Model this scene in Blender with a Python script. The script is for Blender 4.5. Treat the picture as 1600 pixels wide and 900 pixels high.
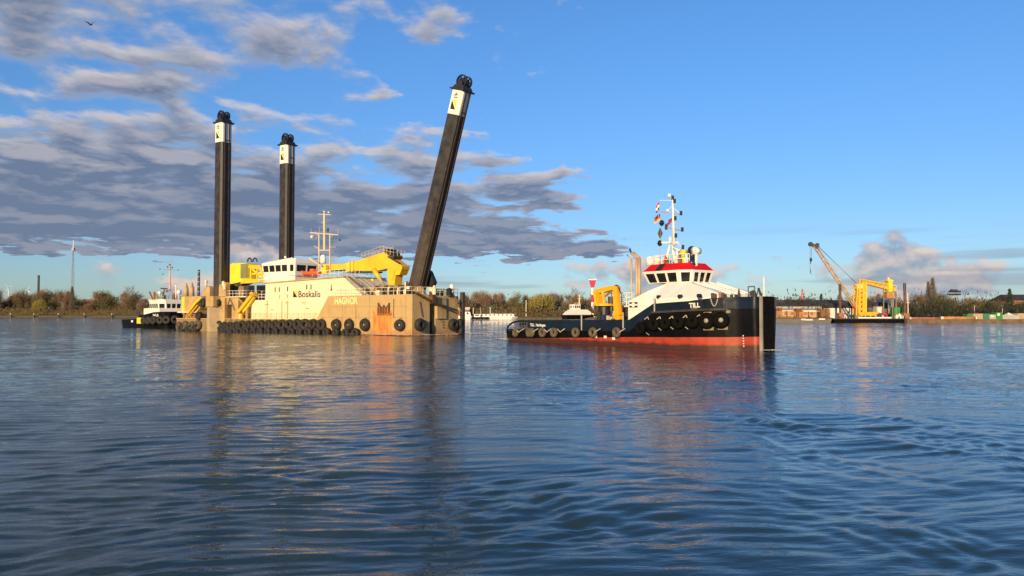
import bpy, bmesh, math, random
import numpy as np
from mathutils import Vector, Matrix, Euler

for o in list(bpy.data.objects):
    bpy.data.objects.remove(o)
SC = bpy.context.scene
COL = SC.collection

# ------------------------------------------------------------------ camera
F = 1155.0            # focal length in photo pixels (1600 wide)
H = 3.2               # eye height above the water
PIT = math.atan(39.0 / F)
cam_d = bpy.data.cameras.new('camera')
cam_d.sensor_width = 36.0
cam_d.lens = 36.0 * F / 1600.0
cam_d.clip_start = 0.1
cam_d.clip_end = 20000
cam = bpy.data.objects.new('camera', cam_d)
COL.objects.link(cam)
cam.location = (0, 0, H)
cam.rotation_euler = (math.pi / 2 + PIT, 0, 0)
SC.camera = cam
SC.render.resolution_x = 1024
SC.render.resolution_y = 576
SC.view_settings.view_transform = 'Standard'
SC.view_settings.look = 'None'
SC.view_settings.gamma = 1.0
SC.view_settings.exposure = 0.28
SC.view_settings.use_curve_mapping = False

# ------------------------------------------------------------------ light
SUN_AZ = math.radians(250)    # direction towards the sun, measured from +X counter-clockwise
SUN_EL = math.radians(13)
sd = Vector((math.cos(SUN_AZ) * math.cos(SUN_EL), math.sin(SUN_AZ) * math.cos(SUN_EL), math.sin(SUN_EL)))
sl = bpy.data.lights.new('sun', 'SUN')
sl.energy = 5.0
sl.angle = math.radians(0.5)
sl.color = (1.0, 0.71, 0.37)
so = bpy.data.objects.new('sun', sl)
COL.objects.link(so)
so.rotation_euler = (-sd).to_track_quat('-Z', 'Y').to_euler()
so.location = sd * 300

# ------------------------------------------------------------------ node helper
class NG:
    def __init__(s, nt): s.nt = nt
    def node(s, t, **kw):
        n = s.nt.nodes.new(t)
        for k, v in kw.items(): setattr(n, k, v)
        return n
    def put(s, sock, v):
        if isinstance(v, V): s.nt.links.new(v.s, sock)
        elif isinstance(v, bpy.types.NodeSocket): s.nt.links.new(v, sock)
        else:
            if hasattr(sock.default_value, '__len__') and not hasattr(v, '__len__'): v = [v] * len(sock.default_value)
            if hasattr(v, '__len__') and len(sock.default_value) == 4 and len(v) == 3: v = (*v, 1)
            sock.default_value = v
    def math(s, op, a, b=0.0, c=0.0, clamp=False):
        n = s.node('ShaderNodeMath', operation=op, use_clamp=clamp)
        for i, v in enumerate((a, b, c)): s.put(n.inputs[i], v)
        return V(s, n.outputs[0])
    def sstep(s, x, lo, hi):
        n = s.node('ShaderNodeMapRange', interpolation_type='SMOOTHSTEP')
        s.put(n.inputs[0], x); s.put(n.inputs[1], lo); s.put(n.inputs[2], hi)
        return V(s, n.outputs[0])
    def mix(s, f, a, b, mode='MIX'):
        n = s.node('ShaderNodeMix', data_type='RGBA', blend_type=mode)
        s.put(n.inputs[0], f); s.put(n.inputs[6], a); s.put(n.inputs[7], b)
        return V(s, n.outputs[2])
    def xyz(s, x, y, z):
        n = s.node('ShaderNodeCombineXYZ')
        for i, v in enumerate((x, y, z)): s.put(n.inputs[i], v)
        return V(s, n.outputs[0])
    def sep(s, v):
        n = s.node('ShaderNodeSeparateXYZ'); s.put(n.inputs[0], v)
        return [V(s, n.outputs[i]) for i in range(3)]
    def noise(s, vec, scale=1.0, detail=4.0, rough=0.5, dist=0.0):
        n = s.node('ShaderNodeTexNoise')
        s.put(n.inputs['Vector'], vec); s.put(n.inputs['Scale'], scale); s.put(n.inputs['Detail'], detail)
        s.put(n.inputs['Roughness'], rough); s.put(n.inputs['Distortion'], dist)
        return V(s, n.outputs[0])
class V:
    def __init__(s, g, sock): s.g = g; s.s = sock
    def __add__(s, o): return s.g.math('ADD', s, o)
    __radd__ = __add__
    def __sub__(s, o): return s.g.math('SUBTRACT', s, o)
    def __rsub__(s, o): return s.g.math('SUBTRACT', o, s)
    def __mul__(s, o): return s.g.math('MULTIPLY', s, o)
    __rmul__ = __mul__
    def __truediv__(s, o): return s.g.math('DIVIDE', s, o)
    def __rtruediv__(s, o): return s.g.math('DIVIDE', o, s)
    def clamp(s): return s.g.math('ADD', s, 0.0, clamp=True)

# ------------------------------------------------------------------ sky with clouds
world = bpy.data.worlds.new('World')
SC.world = world
world.use_nodes = True
wt = world.node_tree
wt.nodes.clear()
g = NG(wt)
out = g.node('ShaderNodeOutputWorld')
bg = g.node('ShaderNodeBackground')
wt.links.new(bg.outputs[0], out.inputs[0])
SKY = 0.084
bg.inputs[1].default_value = SKY
sky = g.node('ShaderNodeTexSky', sky_type='NISHITA')
sky.sun_disc = False
sky.sun_elevation = SUN_EL
sky.sun_rotation = math.pi / 2 - SUN_AZ
sky.air_density = 1.0
sky.dust_density = 0.3
sky.ozone_density = 2.2
tc = g.node('ShaderNodeTexCoord')
dx, dy, dz = g.sep(tc.outputs['Generated'])
zz = g.math('MAXIMUM', dz, 0.012)
PX = dx / zz                         # the cloud layer is a flat sheet overhead
PY = dy / zz
skyc = V(g, sky.outputs[0])
hi = g.sstep(dz, 0.0, 0.40)
tint = g.mix(hi, (0.72, 0.94, 1.36), (0.76, 1.26, 1.82))
skyc = g.mix(1.0, skyc, tint, 'MULTIPLY')
def sheet(de, seed):
    q = g.math('MAXIMUM', dz, 0.0) + (0.10 + de)
    qx = dx / q; qy = dy / q
    big = g.noise(g.xyz(qx, qy * 0.8, seed), 1.1, 2, 0.5)
    fine = g.noise(g.xyz(qx, qy * 0.9, seed + 7), 3.7, 7, 0.53, 0.2)
    return big, fine
big, fine = sheet(0.0, 3.1)
big2, fine2 = sheet(0.011, 3.1)
edge = (0.18 * PY - 0.40 - PX) + (big - 0.5) * 2.2 + (fine - 0.5) * 1.6      # deck lies to the left of a straight front
cov = g.sstep(edge, -0.5, 0.7)
farend = g.sstep(dz + (fine - 0.5) * 0.075, 0.060, 0.082)
thick = 1.0 - g.sstep(dz + (big - 0.5) * 0.12, 0.135, 0.215)                 # closed bank further out, broken overhead
west = g.sstep(0.0 - PX - 0.10 * PY, 0.75, 1.5)
lift = cov * farend * (-0.012 + 0.20 * thick + 0.10 * west)
off = 0.30 * (1.0 - cov * farend)
d1 = (fine * 0.80 + big * 0.20) + lift - off
d2 = (fine2 * 0.80 + big2 * 0.20) + lift - off
dens = g.sstep(d1, 0.50, 0.68)
alpha = g.sstep(d1, 0.455, 0.60) * 0.94
lit = ((d1 - d2) * 8.0 + 0.20).clamp()
body = g.mix(dens, (3.3, 3.9, 5.2), (1.50, 1.95, 3.00))
cl = g.mix(lit * (1.0 - 0.50 * dens) * (1.0 - 0.55 * thick), body, (6.9, 6.3, 6.3))
col = g.mix(alpha, skyc, cl)
# low cumulus and thin streaks near the horizon
az = g.math('ARCTAN2', dx, dy)
el = g.math('ARCSINE', dz)
def cumul(off):
    n = g.noise(g.xyz(az * 13.0 + 2.35, (el + off) * 21.0, 4.4), 1.0, 6, 0.55, 0.1)
    n2 = g.noise(g.xyz(az * 3.4 + 9.7, el * 2.0, 1.4), 1.0, 1, 0.5)
    return n * 0.6 + n2 * 0.55
band = g.sstep(el, 0.0, 0.02) * (1.0 - g.sstep(el, 0.055, 0.125))
c1 = cumul(0.0) - 0.22 * (1.0 - band)
c2 = cumul(0.012) - 0.22 * (1.0 - band)
ca = g.sstep(c1, 0.60, 0.665) * 0.85
clit = ((c1 - c2) * 9.0 + 0.42).clamp()
ccol = g.mix(clit, (2.9, 3.4, 4.4), (7.6, 6.0, 5.2))
col = g.mix(ca, col, ccol)
st = g.noise(g.xyz(az * 2.6 + 5.0, el * 42.0, 8.8), 1.0, 4, 0.5)
sa = g.sstep(st, 0.56, 0.70) * g.sstep(el, 0.005, 0.03) * (1.0 - g.sstep(el, 0.07, 0.12)) * 0.55
col = g.mix(sa, col, (2.6, 3.0, 4.0))
g.put(bg.inputs[0], col)

# ------------------------------------------------------------------ geometry helpers
def ray(px, py):
    u = (px - 800.0) / F; v = (450.0 - py) / F
    return Vector((u, math.cos(PIT) - v * math.sin(PIT), math.sin(PIT) + v * math.cos(PIT)))
def W(px, py, Y):
    """point on the photo ray at forward distance Y"""
    d = ray(px, py); t = Y / d.y
    return d.x * t, H + d.z * t
def on_water(px, py):
    d = ray(px, py); t = -H / d.z
    return d.x * t, d.y * t
class Frame:
    """ship frame: x forward, y to port (away from the viewer), origin on the water"""
    def __init__(s, ox, oy, phi): s.ox, s.oy, s.phi = ox, oy, math.radians(phi)
    def loc(s, px, py):
        d = ray(px, py); c, n = math.cos(s.phi), math.sin(s.phi)
        return (c * -s.ox + n * s.oy, -n * s.ox - c * s.oy, c * d.x - n * d.y, n * d.x + c * d.y, d.z)
    def S(s, px, py, y=0.0):
        x0, y0, ax, ay, az_ = s.loc(px, py); t = (y - y0) / ay
        return x0 + ax * t, H + az_ * t
    def Fr(s, px, py, x=0.0):
        x0, y0, ax, ay, az_ = s.loc(px, py); t = (x - x0) / ax
        return y0 + ay * t, H + az_ * t
    def root(s, name):
        e = bpy.data.objects.new(name, None); COL.objects.link(e)
        e.location = (s.ox, s.oy, 0); e.rotation_euler = (0, 0, -s.phi)
        return e

class MB:
    def __init__(s): s.v = []; s.f = []; s.m = []
    def add(s, vs, fs, m=0):
        b = len(s.v); s.v += [tuple(p) for p in vs]
        s.f += [tuple(b + i for i in f) for f in fs]; s.m += [m] * len(fs)
        return s
    def box(s, x0, x1, y0, y1, z0, z1, m=0):
        return s.add([(x0,y0,z0),(x1,y0,z0),(x1,y1,z0),(x0,y1,z0),(x0,y0,z1),(x1,y0,z1),(x1,y1,z1),(x0,y1,z1)],
              [(3,2,1,0),(4,5,6,7),(0,1,5,4),(1,2,6,5),(2,3,7,6),(3,0,4,7)], m)
    def prism(s, prof, y0, y1, m=0, y0b=None, y1b=None):
        """profile of (x, z) extruded along y"""
        n = len(prof)
        vs = [(x, y0, z) for x, z in prof] + [(x, y1, z) for x, z in prof]
        fs = [tuple(range(n)), tuple(range(2 * n - 1, n - 1, -1))]
        fs += [(i, i + n, (i + 1) % n + n, (i + 1) % n) for i in range(n)]
        return s.add(vs, fs, m)
    def plan(s, pts, z0, z1, m=0, pts2=None):
        """plan outline of (x, y) extruded upwards (pts2 = outline at the top)"""
        n = len(pts); pts2 = pts2 or pts
        vs = [(x, y, z0) for x, y in pts] + [(x, y, z1) for x, y in pts2]
        fs = [tuple(range(n - 1, -1, -1)), tuple(range(n, 2 * n))]
        fs += [(i, (i + 1) % n, (i + 1) % n + n, i + n) for i in range(n)]
        return s.add(vs, fs, m)
    def tube(s, a, b, r0, r1=None, n=6, m=0, cap=True):
        a = Vector(a); b = Vector(b); r1 = r0 if r1 is None else r1
        d = (b - a)
        if d.length < 1e-6: return s
        d.normalize(); u = d.orthogonal().normalized(); w = d.cross(u)
        vs = []
        for p, r in ((a, r0), (b, r1)):
            for k in range(n):
                t = 2 * math.pi * k / n
                vs.append(p + (u * math.cos(t) + w * math.sin(t)) * r)
        fs = [(k, (k + 1) % n, (k + 1) % n + n, k + n) for k in range(n)]
        if cap: fs += [tuple(range(n - 1, -1, -1)), tuple(range(n, 2 * n))]
        return s.add(vs, fs, m)
    def path(s, pts, r, n=6, m=0):
        for a, b in zip(pts, pts[1:]): s.tube(a, b, r, r, n, m)
        return s
    def beam(s, a, b, w, h=None, m=0):
        """square bar from a to b"""
        h = h or w
        a = Vector(a); b = Vector(b); d = (b - a).normalized()
        up = Vector((0, 0, 1)) if abs(d.z) < 0.95 else Vector((1, 0, 0))
        u = d.cross(up).normalized() * (w / 2); v = u.cross(d).normalized() * (h / 2)
        vs = [p + q for p in (a, b) for q in (-u - v, u - v, u + v, -u + v)]
        return s.add(vs, [(3,2,1,0),(4,5,6,7),(0,1,5,4),(1,2,6,5),(2,3,7,6),(3,0,4,7)], m)
    def ball(s, c, r, n=10, k=6, m=0, sz=1.0):
        vs = [(c[0], c[1], c[2] - r * sz)]
        for i in range(1, k):
            t = -math.pi / 2 + math.pi * i / k
            for j in range(n):
                q = 2 * math.pi * j / n
                vs.append((c[0] + r * math.cos(t) * math.cos(q), c[1] + r * math.cos(t) * math.sin(q), c[2] + r * sz * math.sin(t)))
        vs.append((c[0], c[1], c[2] + r * sz))
        fs = [(0, 1 + (j + 1) % n, 1 + j) for j in range(n)]
        for i in range(k - 2):
            for j in range(n):
                a = 1 + i * n
                fs.append((a + j, a + (j + 1) % n, a + n + (j + 1) % n, a + n + j))
        a = 1 + (k - 2) * n; t = len(vs) - 1
        fs += [(a + j, a + (j + 1) % n, t) for j in range(n)]
        return s.add(vs, fs, m)
    def quad(s, a, b, c, d, m=0): return s.add([a, b, c, d], [(0, 1, 2, 3)], m)
    def slab(s, a, b, c, d, th, m=0):
        """quad with thickness th along its normal"""
        a, b, c, d = map(Vector, (a, b, c, d)); n = (b - a).cross(d - a).normalized() * th
        return s.add([a, b, c, d, a + n, b + n, c + n, d + n],
              [(3,2,1,0),(4,5,6,7),(0,1,5,4),(1,2,6,5),(2,3,7,6),(3,0,4,7)], m)
    def mesh(s, name, mats, smooth=False):
        me = bpy.data.meshes.new(name); me.from_pydata(s.v, [], s.f)
        for m in (mats if isinstance(mats, (list, tuple)) else [mats]): me.materials.append(m)
        me.polygons.foreach_set('material_index', s.m)
        if smooth: me.polygons.foreach_set('use_smooth', [True] * len(s.f))
        me.update()
        return me
    def build(s, name, mats, parent=None, smooth=False):
        return link(name, s.mesh(name, mats, smooth), parent)

def link(name, me, parent=None, loc=None, rot=None, scale=None):
    o = bpy.data.objects.new(name, me); COL.objects.link(o)
    if parent: o.parent = parent
    if loc: o.location = loc
    if rot: o.rotation_euler = rot
    if scale: o.scale = scale
    return o
def tag(o, label, cat, group=None):
    o['label'] = label; o['category'] = cat
    if group: o['group'] = group
    return o
def empty(name, loc, rz=0.0):
    e = bpy.data.objects.new(name, None); COL.objects.link(e)
    e.location = loc; e.rotation_euler = (0, 0, rz)
    return e

# ------------------------------------------------------------------ materials
M = {}
def mat(name, col, rough=0.55, metal=0.0, var=0.18, scale=0.6, streak=0.0, streak_col=(0.10, 0.045, 0.015), spec=0.5, bump=0.0):
    m = bpy.data.materials.new(name); m.use_nodes = True
    g = NG(m.node_tree); p = m.node_tree.nodes['Principled BSDF']
    tcn = g.node('ShaderNodeTexCoord'); ob = tcn.outputs['Object']
    n = g.noise(ob, scale, 5, 0.6)
    c = g.mix((n - 0.32).clamp() * 2.4, tuple(x * (1 - var) for x in col), tuple(min(1, x * (1 + var)) for x in col))
    if streak > 0:
        x, y, z = g.sep(ob)
        sn = g.noise(g.xyz(x * 2.3, y * 2.3, z * 0.28), 1.0, 4, 0.65)
        sn2 = g.noise(ob, 0.35, 3, 0.5)
        c = g.mix(g.sstep(sn * 0.6 + sn2 * 0.4, 0.50, 0.72) * streak, c, streak_col)
    g.put(p.inputs['Base Color'], c)
    g.put(p.inputs['Roughness'], (n * 0.3 + (rough - 0.15)).clamp())
    p.inputs['Metallic'].default_value = metal
    p.inputs['Specular IOR Level'].default_value = spec
    if bump:
        bn = g.node('ShaderNodeBump'); bn.inputs['Distance'].default_value = bump; bn.inputs['Strength'].default_value = 1.0
        g.put(bn.inputs['Height'], g.noise(ob, 0.55, 2, 0.5)); m.node_tree.links.new(bn.outputs[0], p.inputs['Normal'])
    M[name] = m
    return m
mat('cream', (0.78, 0.695, 0.47), 0.5, streak=0.30, streak_col=(0.42, 0.28, 0.13), var=0.08, bump=0.10)
mat('white', (0.80, 0.77, 0.70), 0.4, var=0.06)
mat('tan', (0.47, 0.325, 0.14), 0.6, streak=0.60, streak_col=(0.20, 0.10, 0.04), var=0.2, bump=0.12)
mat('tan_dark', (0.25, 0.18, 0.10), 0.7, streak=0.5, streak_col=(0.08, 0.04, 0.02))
mat('yellow', (0.80, 0.47, 0.025), 0.45, streak=0.28, streak_col=(0.35, 0.17, 0.02), var=0.08)
mat('lemon', (0.78, 0.62, 0.04), 0.5, streak=0.25, streak_col=(0.35, 0.22, 0.03), var=0.1)
mat('crane_orange', (0.80, 0.40, 0.015), 0.4, streak=0.15, streak_col=(0.3, 0.12, 0.02), var=0.06)
mat('olive_grey', (0.20, 0.20, 0.09), 0.6)
mat('rust', (0.36, 0.13, 0.03), 0.8, var=0.5, scale=1.5)
mat('rust_dark', (0.13, 0.06, 0.03), 0.8, var=0.5, scale=1.5)
mat('bow_rubber', (0.006, 0.0055, 0.006), 0.9, var=0.5, scale=2.0, spec=0.08)
mat('rail_dark', (0.035, 0.022, 0.016), 0.7, var=0.4)
mat('black', (0.016, 0.016, 0.018), 0.5)
mat('rubber', (0.022, 0.021, 0.020), 0.75, var=0.5, scale=2.0, streak=0.25, streak_col=(0.09, 0.08, 0.06))
mat('rubber_mud', (0.11, 0.09, 0.06), 0.85, var=0.5, scale=2.0)
mat('dark_metal', (0.05, 0.045, 0.04), 0.6, var=0.4)
mat('grey_metal', (0.30, 0.29, 0.27), 0.5, var=0.25)
mat('rope', (0.42, 0.38, 0.29), 0.9)
mat('navy', (0.006, 0.013, 0.029), 0.32, var=0.35, streak=0.35, streak_col=(0.035, 0.03, 0.028), spec=0.35, bump=0.10)
mat('hull_black', (0.0035, 0.0035, 0.005), 0.5, var=0.5, spec=0.12, streak=0.35, streak_col=(0.022, 0.018, 0.014), bump=0.08)
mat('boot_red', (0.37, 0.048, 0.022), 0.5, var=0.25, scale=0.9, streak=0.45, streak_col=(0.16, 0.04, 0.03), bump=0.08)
mat('roof_red', (0.55, 0.006, 0.012), 0.6, var=0.12, spec=0.2)
mat('orange', (0.85, 0.14, 0.04), 0.45, var=0.1)
mat('deck_green', (0.09, 0.12, 0.08), 0.8)
mat('deck_grey', (0.14, 0.13, 0.12), 0.8)
mat('glass', (0.014, 0.016, 0.018), 0.16, var=0.5, scale=0.9, spec=0.35)
mat('exhaust', (0.50, 0.36, 0.24), 0.6, var=0.25, streak=0.5, streak_col=(0.2, 0.08, 0.04))
mat('navy_paint', (0.01, 0.02, 0.08), 0.4)
mat('flag_red', (0.5, 0.02, 0.02), 0.9)
mat('flag_gold', (0.75, 0.45, 0.03), 0.9)
mat('flag_blue', (0.04, 0.06, 0.16), 0.9)
mat('concrete', (0.34, 0.31, 0.26), 0.85, streak=0.3, streak_col=(0.12, 0.10, 0.08))
mat('quay', (0.15, 0.105, 0.065), 0.9, var=0.4, streak=0.4, streak_col=(0.05, 0.035, 0.025))
mat('shed_wall', (0.36, 0.34, 0.31), 0.8, streak=0.2, streak_col=(0.18, 0.16, 0.14))
mat('shed_roof', (0.045, 0.04, 0.038), 0.85, var=0.35)
mat('timber', (0.44, 0.21, 0.07), 0.85, var=0.35, scale=0.8)
mat('timber_dark', (0.20, 0.075, 0.03), 0.85, var=0.35, scale=0.8)
mat('green_paint', (0.03, 0.24, 0.07), 0.6, var=0.15)
mat('teal_paint', (0.03, 0.20, 0.13), 0.6, var=0.15)
mat('grey_paint', (0.40, 0.40, 0.36), 0.7, var=0.15)
mat('beige_paint', (0.42, 0.33, 0.20), 0.7, var=0.2)
mat('red_paint', (0.50, 0.03, 0.03), 0.6, var=0.15)
mat('mark_red', (0.42, 0.02, 0.06), 0.6, var=0.1)
mat('brick', (0.30, 0.13, 0.08), 0.9, var=0.3)
mat('bark', (0.10, 0.075, 0.05), 0.95, var=0.3)
mat('twig_brown', (0.22, 0.145, 0.07), 0.95, var=0.35, scale=0.4)
mat('twig_olive', (0.17, 0.15, 0.055), 0.95, var=0.35, scale=0.4)
mat('twig_grey', (0.15, 0.125, 0.10), 0.95, var=0.3, scale=0.4)
mat('twig_red', (0.24, 0.15, 0.085), 0.95, var=0.3, scale=0.4)
mat('willow', (0.30, 0.25, 0.05), 0.9, var=0.3, scale=0.5)
mat('conifer', (0.028, 0.042, 0.022), 0.9, var=0.3, scale=0.5)
mat('leaf_dark', (0.05, 0.06, 0.028), 0.9, var=0.35, scale=0.5)
mat('plaster', (0.55, 0.50, 0.42), 0.85)
mat('mast_yellow', (0.62, 0.52, 0.30), 0.5)
mat('pink_mast', (0.70, 0.42, 0.30), 0.5)

def darken_low(m, z0, z1, colr):
    """darker colour just above the water"""
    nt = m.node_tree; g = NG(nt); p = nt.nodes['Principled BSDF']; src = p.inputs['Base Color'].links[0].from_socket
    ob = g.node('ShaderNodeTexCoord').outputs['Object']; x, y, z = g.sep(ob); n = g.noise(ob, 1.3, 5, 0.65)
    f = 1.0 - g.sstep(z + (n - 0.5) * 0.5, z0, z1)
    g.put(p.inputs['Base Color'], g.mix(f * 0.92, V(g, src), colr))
darken_low(M['boot_red'], 0.30, 0.62, (0.035, 0.018, 0.014))  # red boot-top turns dark towards the waterline
darken_low(M['tan'], 0.15, 0.6, (0.10, 0.06, 0.03))
def spud_mat():
    m = bpy.data.materials.new('spud_steel'); m.use_nodes = True
    g = NG(m.node_tree); p = m.node_tree.nodes['Principled BSDF']
    ob = g.node('ShaderNodeTexCoord').outputs['Object']
    x, y, z = g.sep(ob)
    st = g.noise(g.xyz(x * 2.2, y * 2.2, z * 0.10), 1.0, 5, 0.65)
    n = g.noise(ob, 0.8, 5, 0.6)
    c = g.mix(g.sstep(n, 0.3, 0.7), (0.017, 0.016, 0.017), (0.045, 0.042, 0.042))
    mud = g.sstep(17.0 - z + (n - 0.5) * 14 + (st - 0.5) * 26, 0.0, 16.0)
    c = g.mix(mud * 0.5, c, g.mix(st, (0.035, 0.026, 0.020), (0.17, 0.12, 0.075)))
    c = g.mix(g.sstep(st, 0.62, 0.74) * 0.5, c, (0.14, 0.075, 0.04))
    g.put(p.inputs['Base Color'], c); g.put(p.inputs['Roughness'], n * 0.35 + 0.3)
    M['spud'] = m
spud_mat()

# ------------------------------------------------------------------ water
def make_water():
    rng = np.random.default_rng(5)
    rows = [-400.0, -60.0, -5.0]
    y = 4.0
    while y < 640: rows.append(y); y *= 1.0048
    rows += [900.0, 2500.0, 9000.0]
    rows = np.array(rows)
    nc = 560
    t = np.linspace(-1, 1, nc)
    Yg = np.repeat(rows[:, None], nc + 4, 1)
    wd = 7.0 + 0.80 * np.clip(rows, 0, 700)
    Xg = np.zeros_like(Yg)
    Xg[:, 2:-2] = t[None, :] * wd[:, None]
    Xg[:, 1] = -wd - 60; Xg[:, 0] = -9000; Xg[:, -2] = wd + 60; Xg[:, -1] = 9000
    dyr = np.gradient(rows)[:, None] * np.ones_like(Yg)
    dxr = (2 * wd / nc)[:, None] * np.ones_like(Yg)
    Z = np.zeros_like(Yg)
    # slow noise fields that make patches of calmer and rougher water
    def field(k, sc, seed):
        r = np.random.default_rng(seed); f = np.zeros_like(Yg)
        for i in range(k):
            a = r.uniform(0, 2 * np.pi); l = sc * r.uniform(0.6, 1.8); q = 2 * np.pi / l
            f += np.sin(q * (Xg * np.cos(a) + Yg * np.sin(a)) + r.uniform(0, 6.28))
        return f / np.sqrt(k / 2)
    patch = field(9, 22, 1); patch2 = field(9, 9, 2)
    wx = field(8, 5.0, 3) * 0.50; wy = field(8, 5.0, 4) * 0.50     # domain warp
    wash = np.exp(-(((Xg - 0.42 * Yg - 1.0) / (4.0 + 0.42 * Yg)) ** 2)) * np.clip((75 - Yg) / 55, 0, 1)
    wash = np.clip(wash, 0, 1)
    amp = np.clip(0.92 + 0.30 * patch, 0.30, 1.6)
    rip = np.clip(1.0 - 0.55 * wash + 0.25 * patch2, 0.25, 1.5)
    comps = [(np.exp(rng.uniform(np.log(0.26), np.log(0.80))), 0.0185, rng.normal(104, 11)) for _ in range(80)]
    comps += [(np.exp(rng.uniform(np.log(0.9), np.log(2.2))), 0.0070, rng.normal(101, 14)) for _ in range(22)]
    comps += [(np.exp(rng.uniform(np.log(0.15), np.log(0.42))), 0.0200, rng.normal(96, 17)) for _ in range(52)]
    comps += [(rng.uniform(1.6, 5.0), 0.0055, rng.normal(98, 25)) for _ in range(10)]
    for l, sl_, deg in comps:
        a = np.radians(deg)
        q = 2 * np.pi / l
        A = sl_ * l / (2 * np.pi) * rng.uniform(0.5, 1.4)
        att = np.clip((l - 2.5 * np.maximum(dxr, dyr)) / (2.5 * np.maximum(dxr, dyr)), 0, 1)
        ww = 1.0 if l > 1.0 else 0.45
        ph = q * ((Xg + wx * ww) * np.cos(a) + (Yg + wy * ww) * np.sin(a)) + rng.uniform(0, 6.28)
        s = np.sin(ph)
        Z += A * att * (s + 0.22 * np.cos(2 * ph)) * (rip if l < 1.6 else amp)
    # propeller wash: crossing boils on the right
    for i in range(64):
        l = np.exp(rng.uniform(np.log(0.5), np.log(3.8)))
        a = rng.uniform(0, 2 * np.pi); q = 2 * np.pi / l
        A = 0.0021 * l ** 0.62
        att = np.clip((l - 2.5 * np.maximum(dxr, dyr)) / (2.5 * np.maximum(dxr, dyr)), 0, 1)
        ph = q * ((Xg + 0.7 * wx) * np.cos(a) + (Yg + 0.7 * wy) * np.sin(a)) + rng.uniform(0, 6.28)
        Z += A * att * wash * np.sin(ph) * np.clip(0.8 + 0.5 * patch2, 0.2, 1.6)
    # curved wake of a passing ship, coming from the lower middle
    for (cx, cy, r0, wv, lam, am) in ((-7, -10, 26, 5.5, 1.1, 0.007),):
        R = np.hypot(Xg - cx, Yg - cy) + wx * 0.4
        Z += am * np.exp(-((R - r0) / wv) ** 2) * np.sin(2 * np.pi * R / lam) * np.clip((70 - Yg) / 40, 0, 1)
    Z[:3] = 0; Z[-3:] = 0; Z[:, :2] = 0; Z[:, -2:] = 0
    nr, ncc = Yg.shape
    co = np.stack([Xg, Yg, Z], -1).reshape(-1, 3)
    idx = np.arange(nr * ncc).reshape(nr, ncc)
    q = np.stack([idx[:-1, :-1], idx[:-1, 1:], idx[1:, 1:], idx[1:, :-1]], -1).reshape(-1, 4)
    me = bpy.data.meshes.new('water')
    me.vertices.add(len(co)); me.vertices.foreach_set('co', co.ravel())
    me.loops.add(q.size); me.loops.foreach_set('vertex_index', q.ravel().astype(np.int32))
    me.polygons.add(len(q)); me.polygons.foreach_set('loop_start', np.arange(0, q.size, 4, dtype=np.int32))
    me.polygons.foreach_set('use_smooth', np.ones(len(q), dtype=bool))
    me.update(); me.validate()
    m = bpy.data.materials.new('water'); m.use_nodes = True
    g = NG(m.node_tree); p = m.node_tree.nodes['Principled BSDF']
    geo = g.node('ShaderNodeNewGeometry'); x, y, z = g.sep(geo.outputs['Position'])
    p.inputs['Base Color'].default_value = (0.020, 0.044, 0.056, 1)
    p.inputs['Roughness'].default_value = 0.025
    p.inputs['IOR'].default_value = 1.33
    dist = g.math('SQRT', x * x + y * y)
    far = g.sstep(dist, 30.0, 160.0)
    mid = g.sstep(dist, 14.0, 45.0)
    n0 = g.noise(g.xyz(x * 0.45, y * 1.3, 5.0), 9.0, 3, 0.6)
    n1 = g.noise(g.xyz(x * 0.36, y * 1.5 - x * 0.20, 0.0), 2.6, 4, 0.62)
    n2 = g.noise(g.xyz(x * 0.26, y * 1.1, 3.0), 1.5, 5, 0.65)
    n4 = g.noise(g.xyz(x * 0.085, y * 0.20 - x * 0.02, 6.0), 1.0, 7, 0.70)
    pt = g.noise(g.xyz(x * 0.03, y * 0.02, 9.0), 1.0, 3, 0.5)
    hgt = n0 * (0.007 * (1.0 - mid)) + n1 * (0.017 - 0.006 * mid) + n2 * (0.004 + far * 0.020) + n4 * (0.045 + mid * 0.30)
    b = g.node('ShaderNodeBump'); b.inputs['Distance'].default_value = 1.0
    g.put(b.inputs['Strength'], (pt * 1.5 - 0.05).clamp() * 0.9 + 0.1); g.put(b.inputs['Height'], hgt)
    m.node_tree.links.new(b.outputs[0], p.inputs['Normal'])
    me.materials.append(m)
    o = link('water', me); o['kind'] = 'structure'
make_water()

# ------------------------------------------------------------------ the banks
mat('stone_edge', (0.10, 0.09, 0.07), 0.9, var=0.4)
def ground_mat():
    m = bpy.data.materials.new('bank_grass'); m.use_nodes = True
    g = NG(m.node_tree); p = m.node_tree.nodes['Principled BSDF']
    ob = g.node('ShaderNodeTexCoord').outputs['Object']
    n = g.noise(ob, 0.08, 6, 0.6); n2 = g.noise(ob, 1.1, 4, 0.6)
    c = g.mix(g.sstep(n, 0.4, 0.62), (0.12, 0.12, 0.03), (0.16, 0.115, 0.06))
    c = g.mix(n2 * 0.5, c, (0.07, 0.075, 0.02))
    g.put(p.inputs['Base Color'], c); p.inputs['Roughness'].default_value = 0.95
    M['grass'] = m
ground_mat()
SHORE = [(-6000, 700), (-900, 640), (-427, 616), (-285, 600), (-150, 520), (-60, 440), (-28, 412), (10, 400), (52, 388),
         (80, 300), (92, 258), (140, 246), (190, 240), (400, 238), (6000, 300)]
def shore_y(x):
    for (a, b), (c, d) in zip(SHORE, SHORE[1:]):
        if a <= x <= c: return b + (d - b) * (x - a) / (c - a)
    return 400
mb = MB()
n = len(SHORE)
rows = [(0, -0.8), (0.6, 0.35), (3.0, 0.9), (9, 1.25), (60, 1.6)]
vs = []
for dyy, z in rows: vs += [(x, y + dyy, z) for x, y in SHORE]
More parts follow.
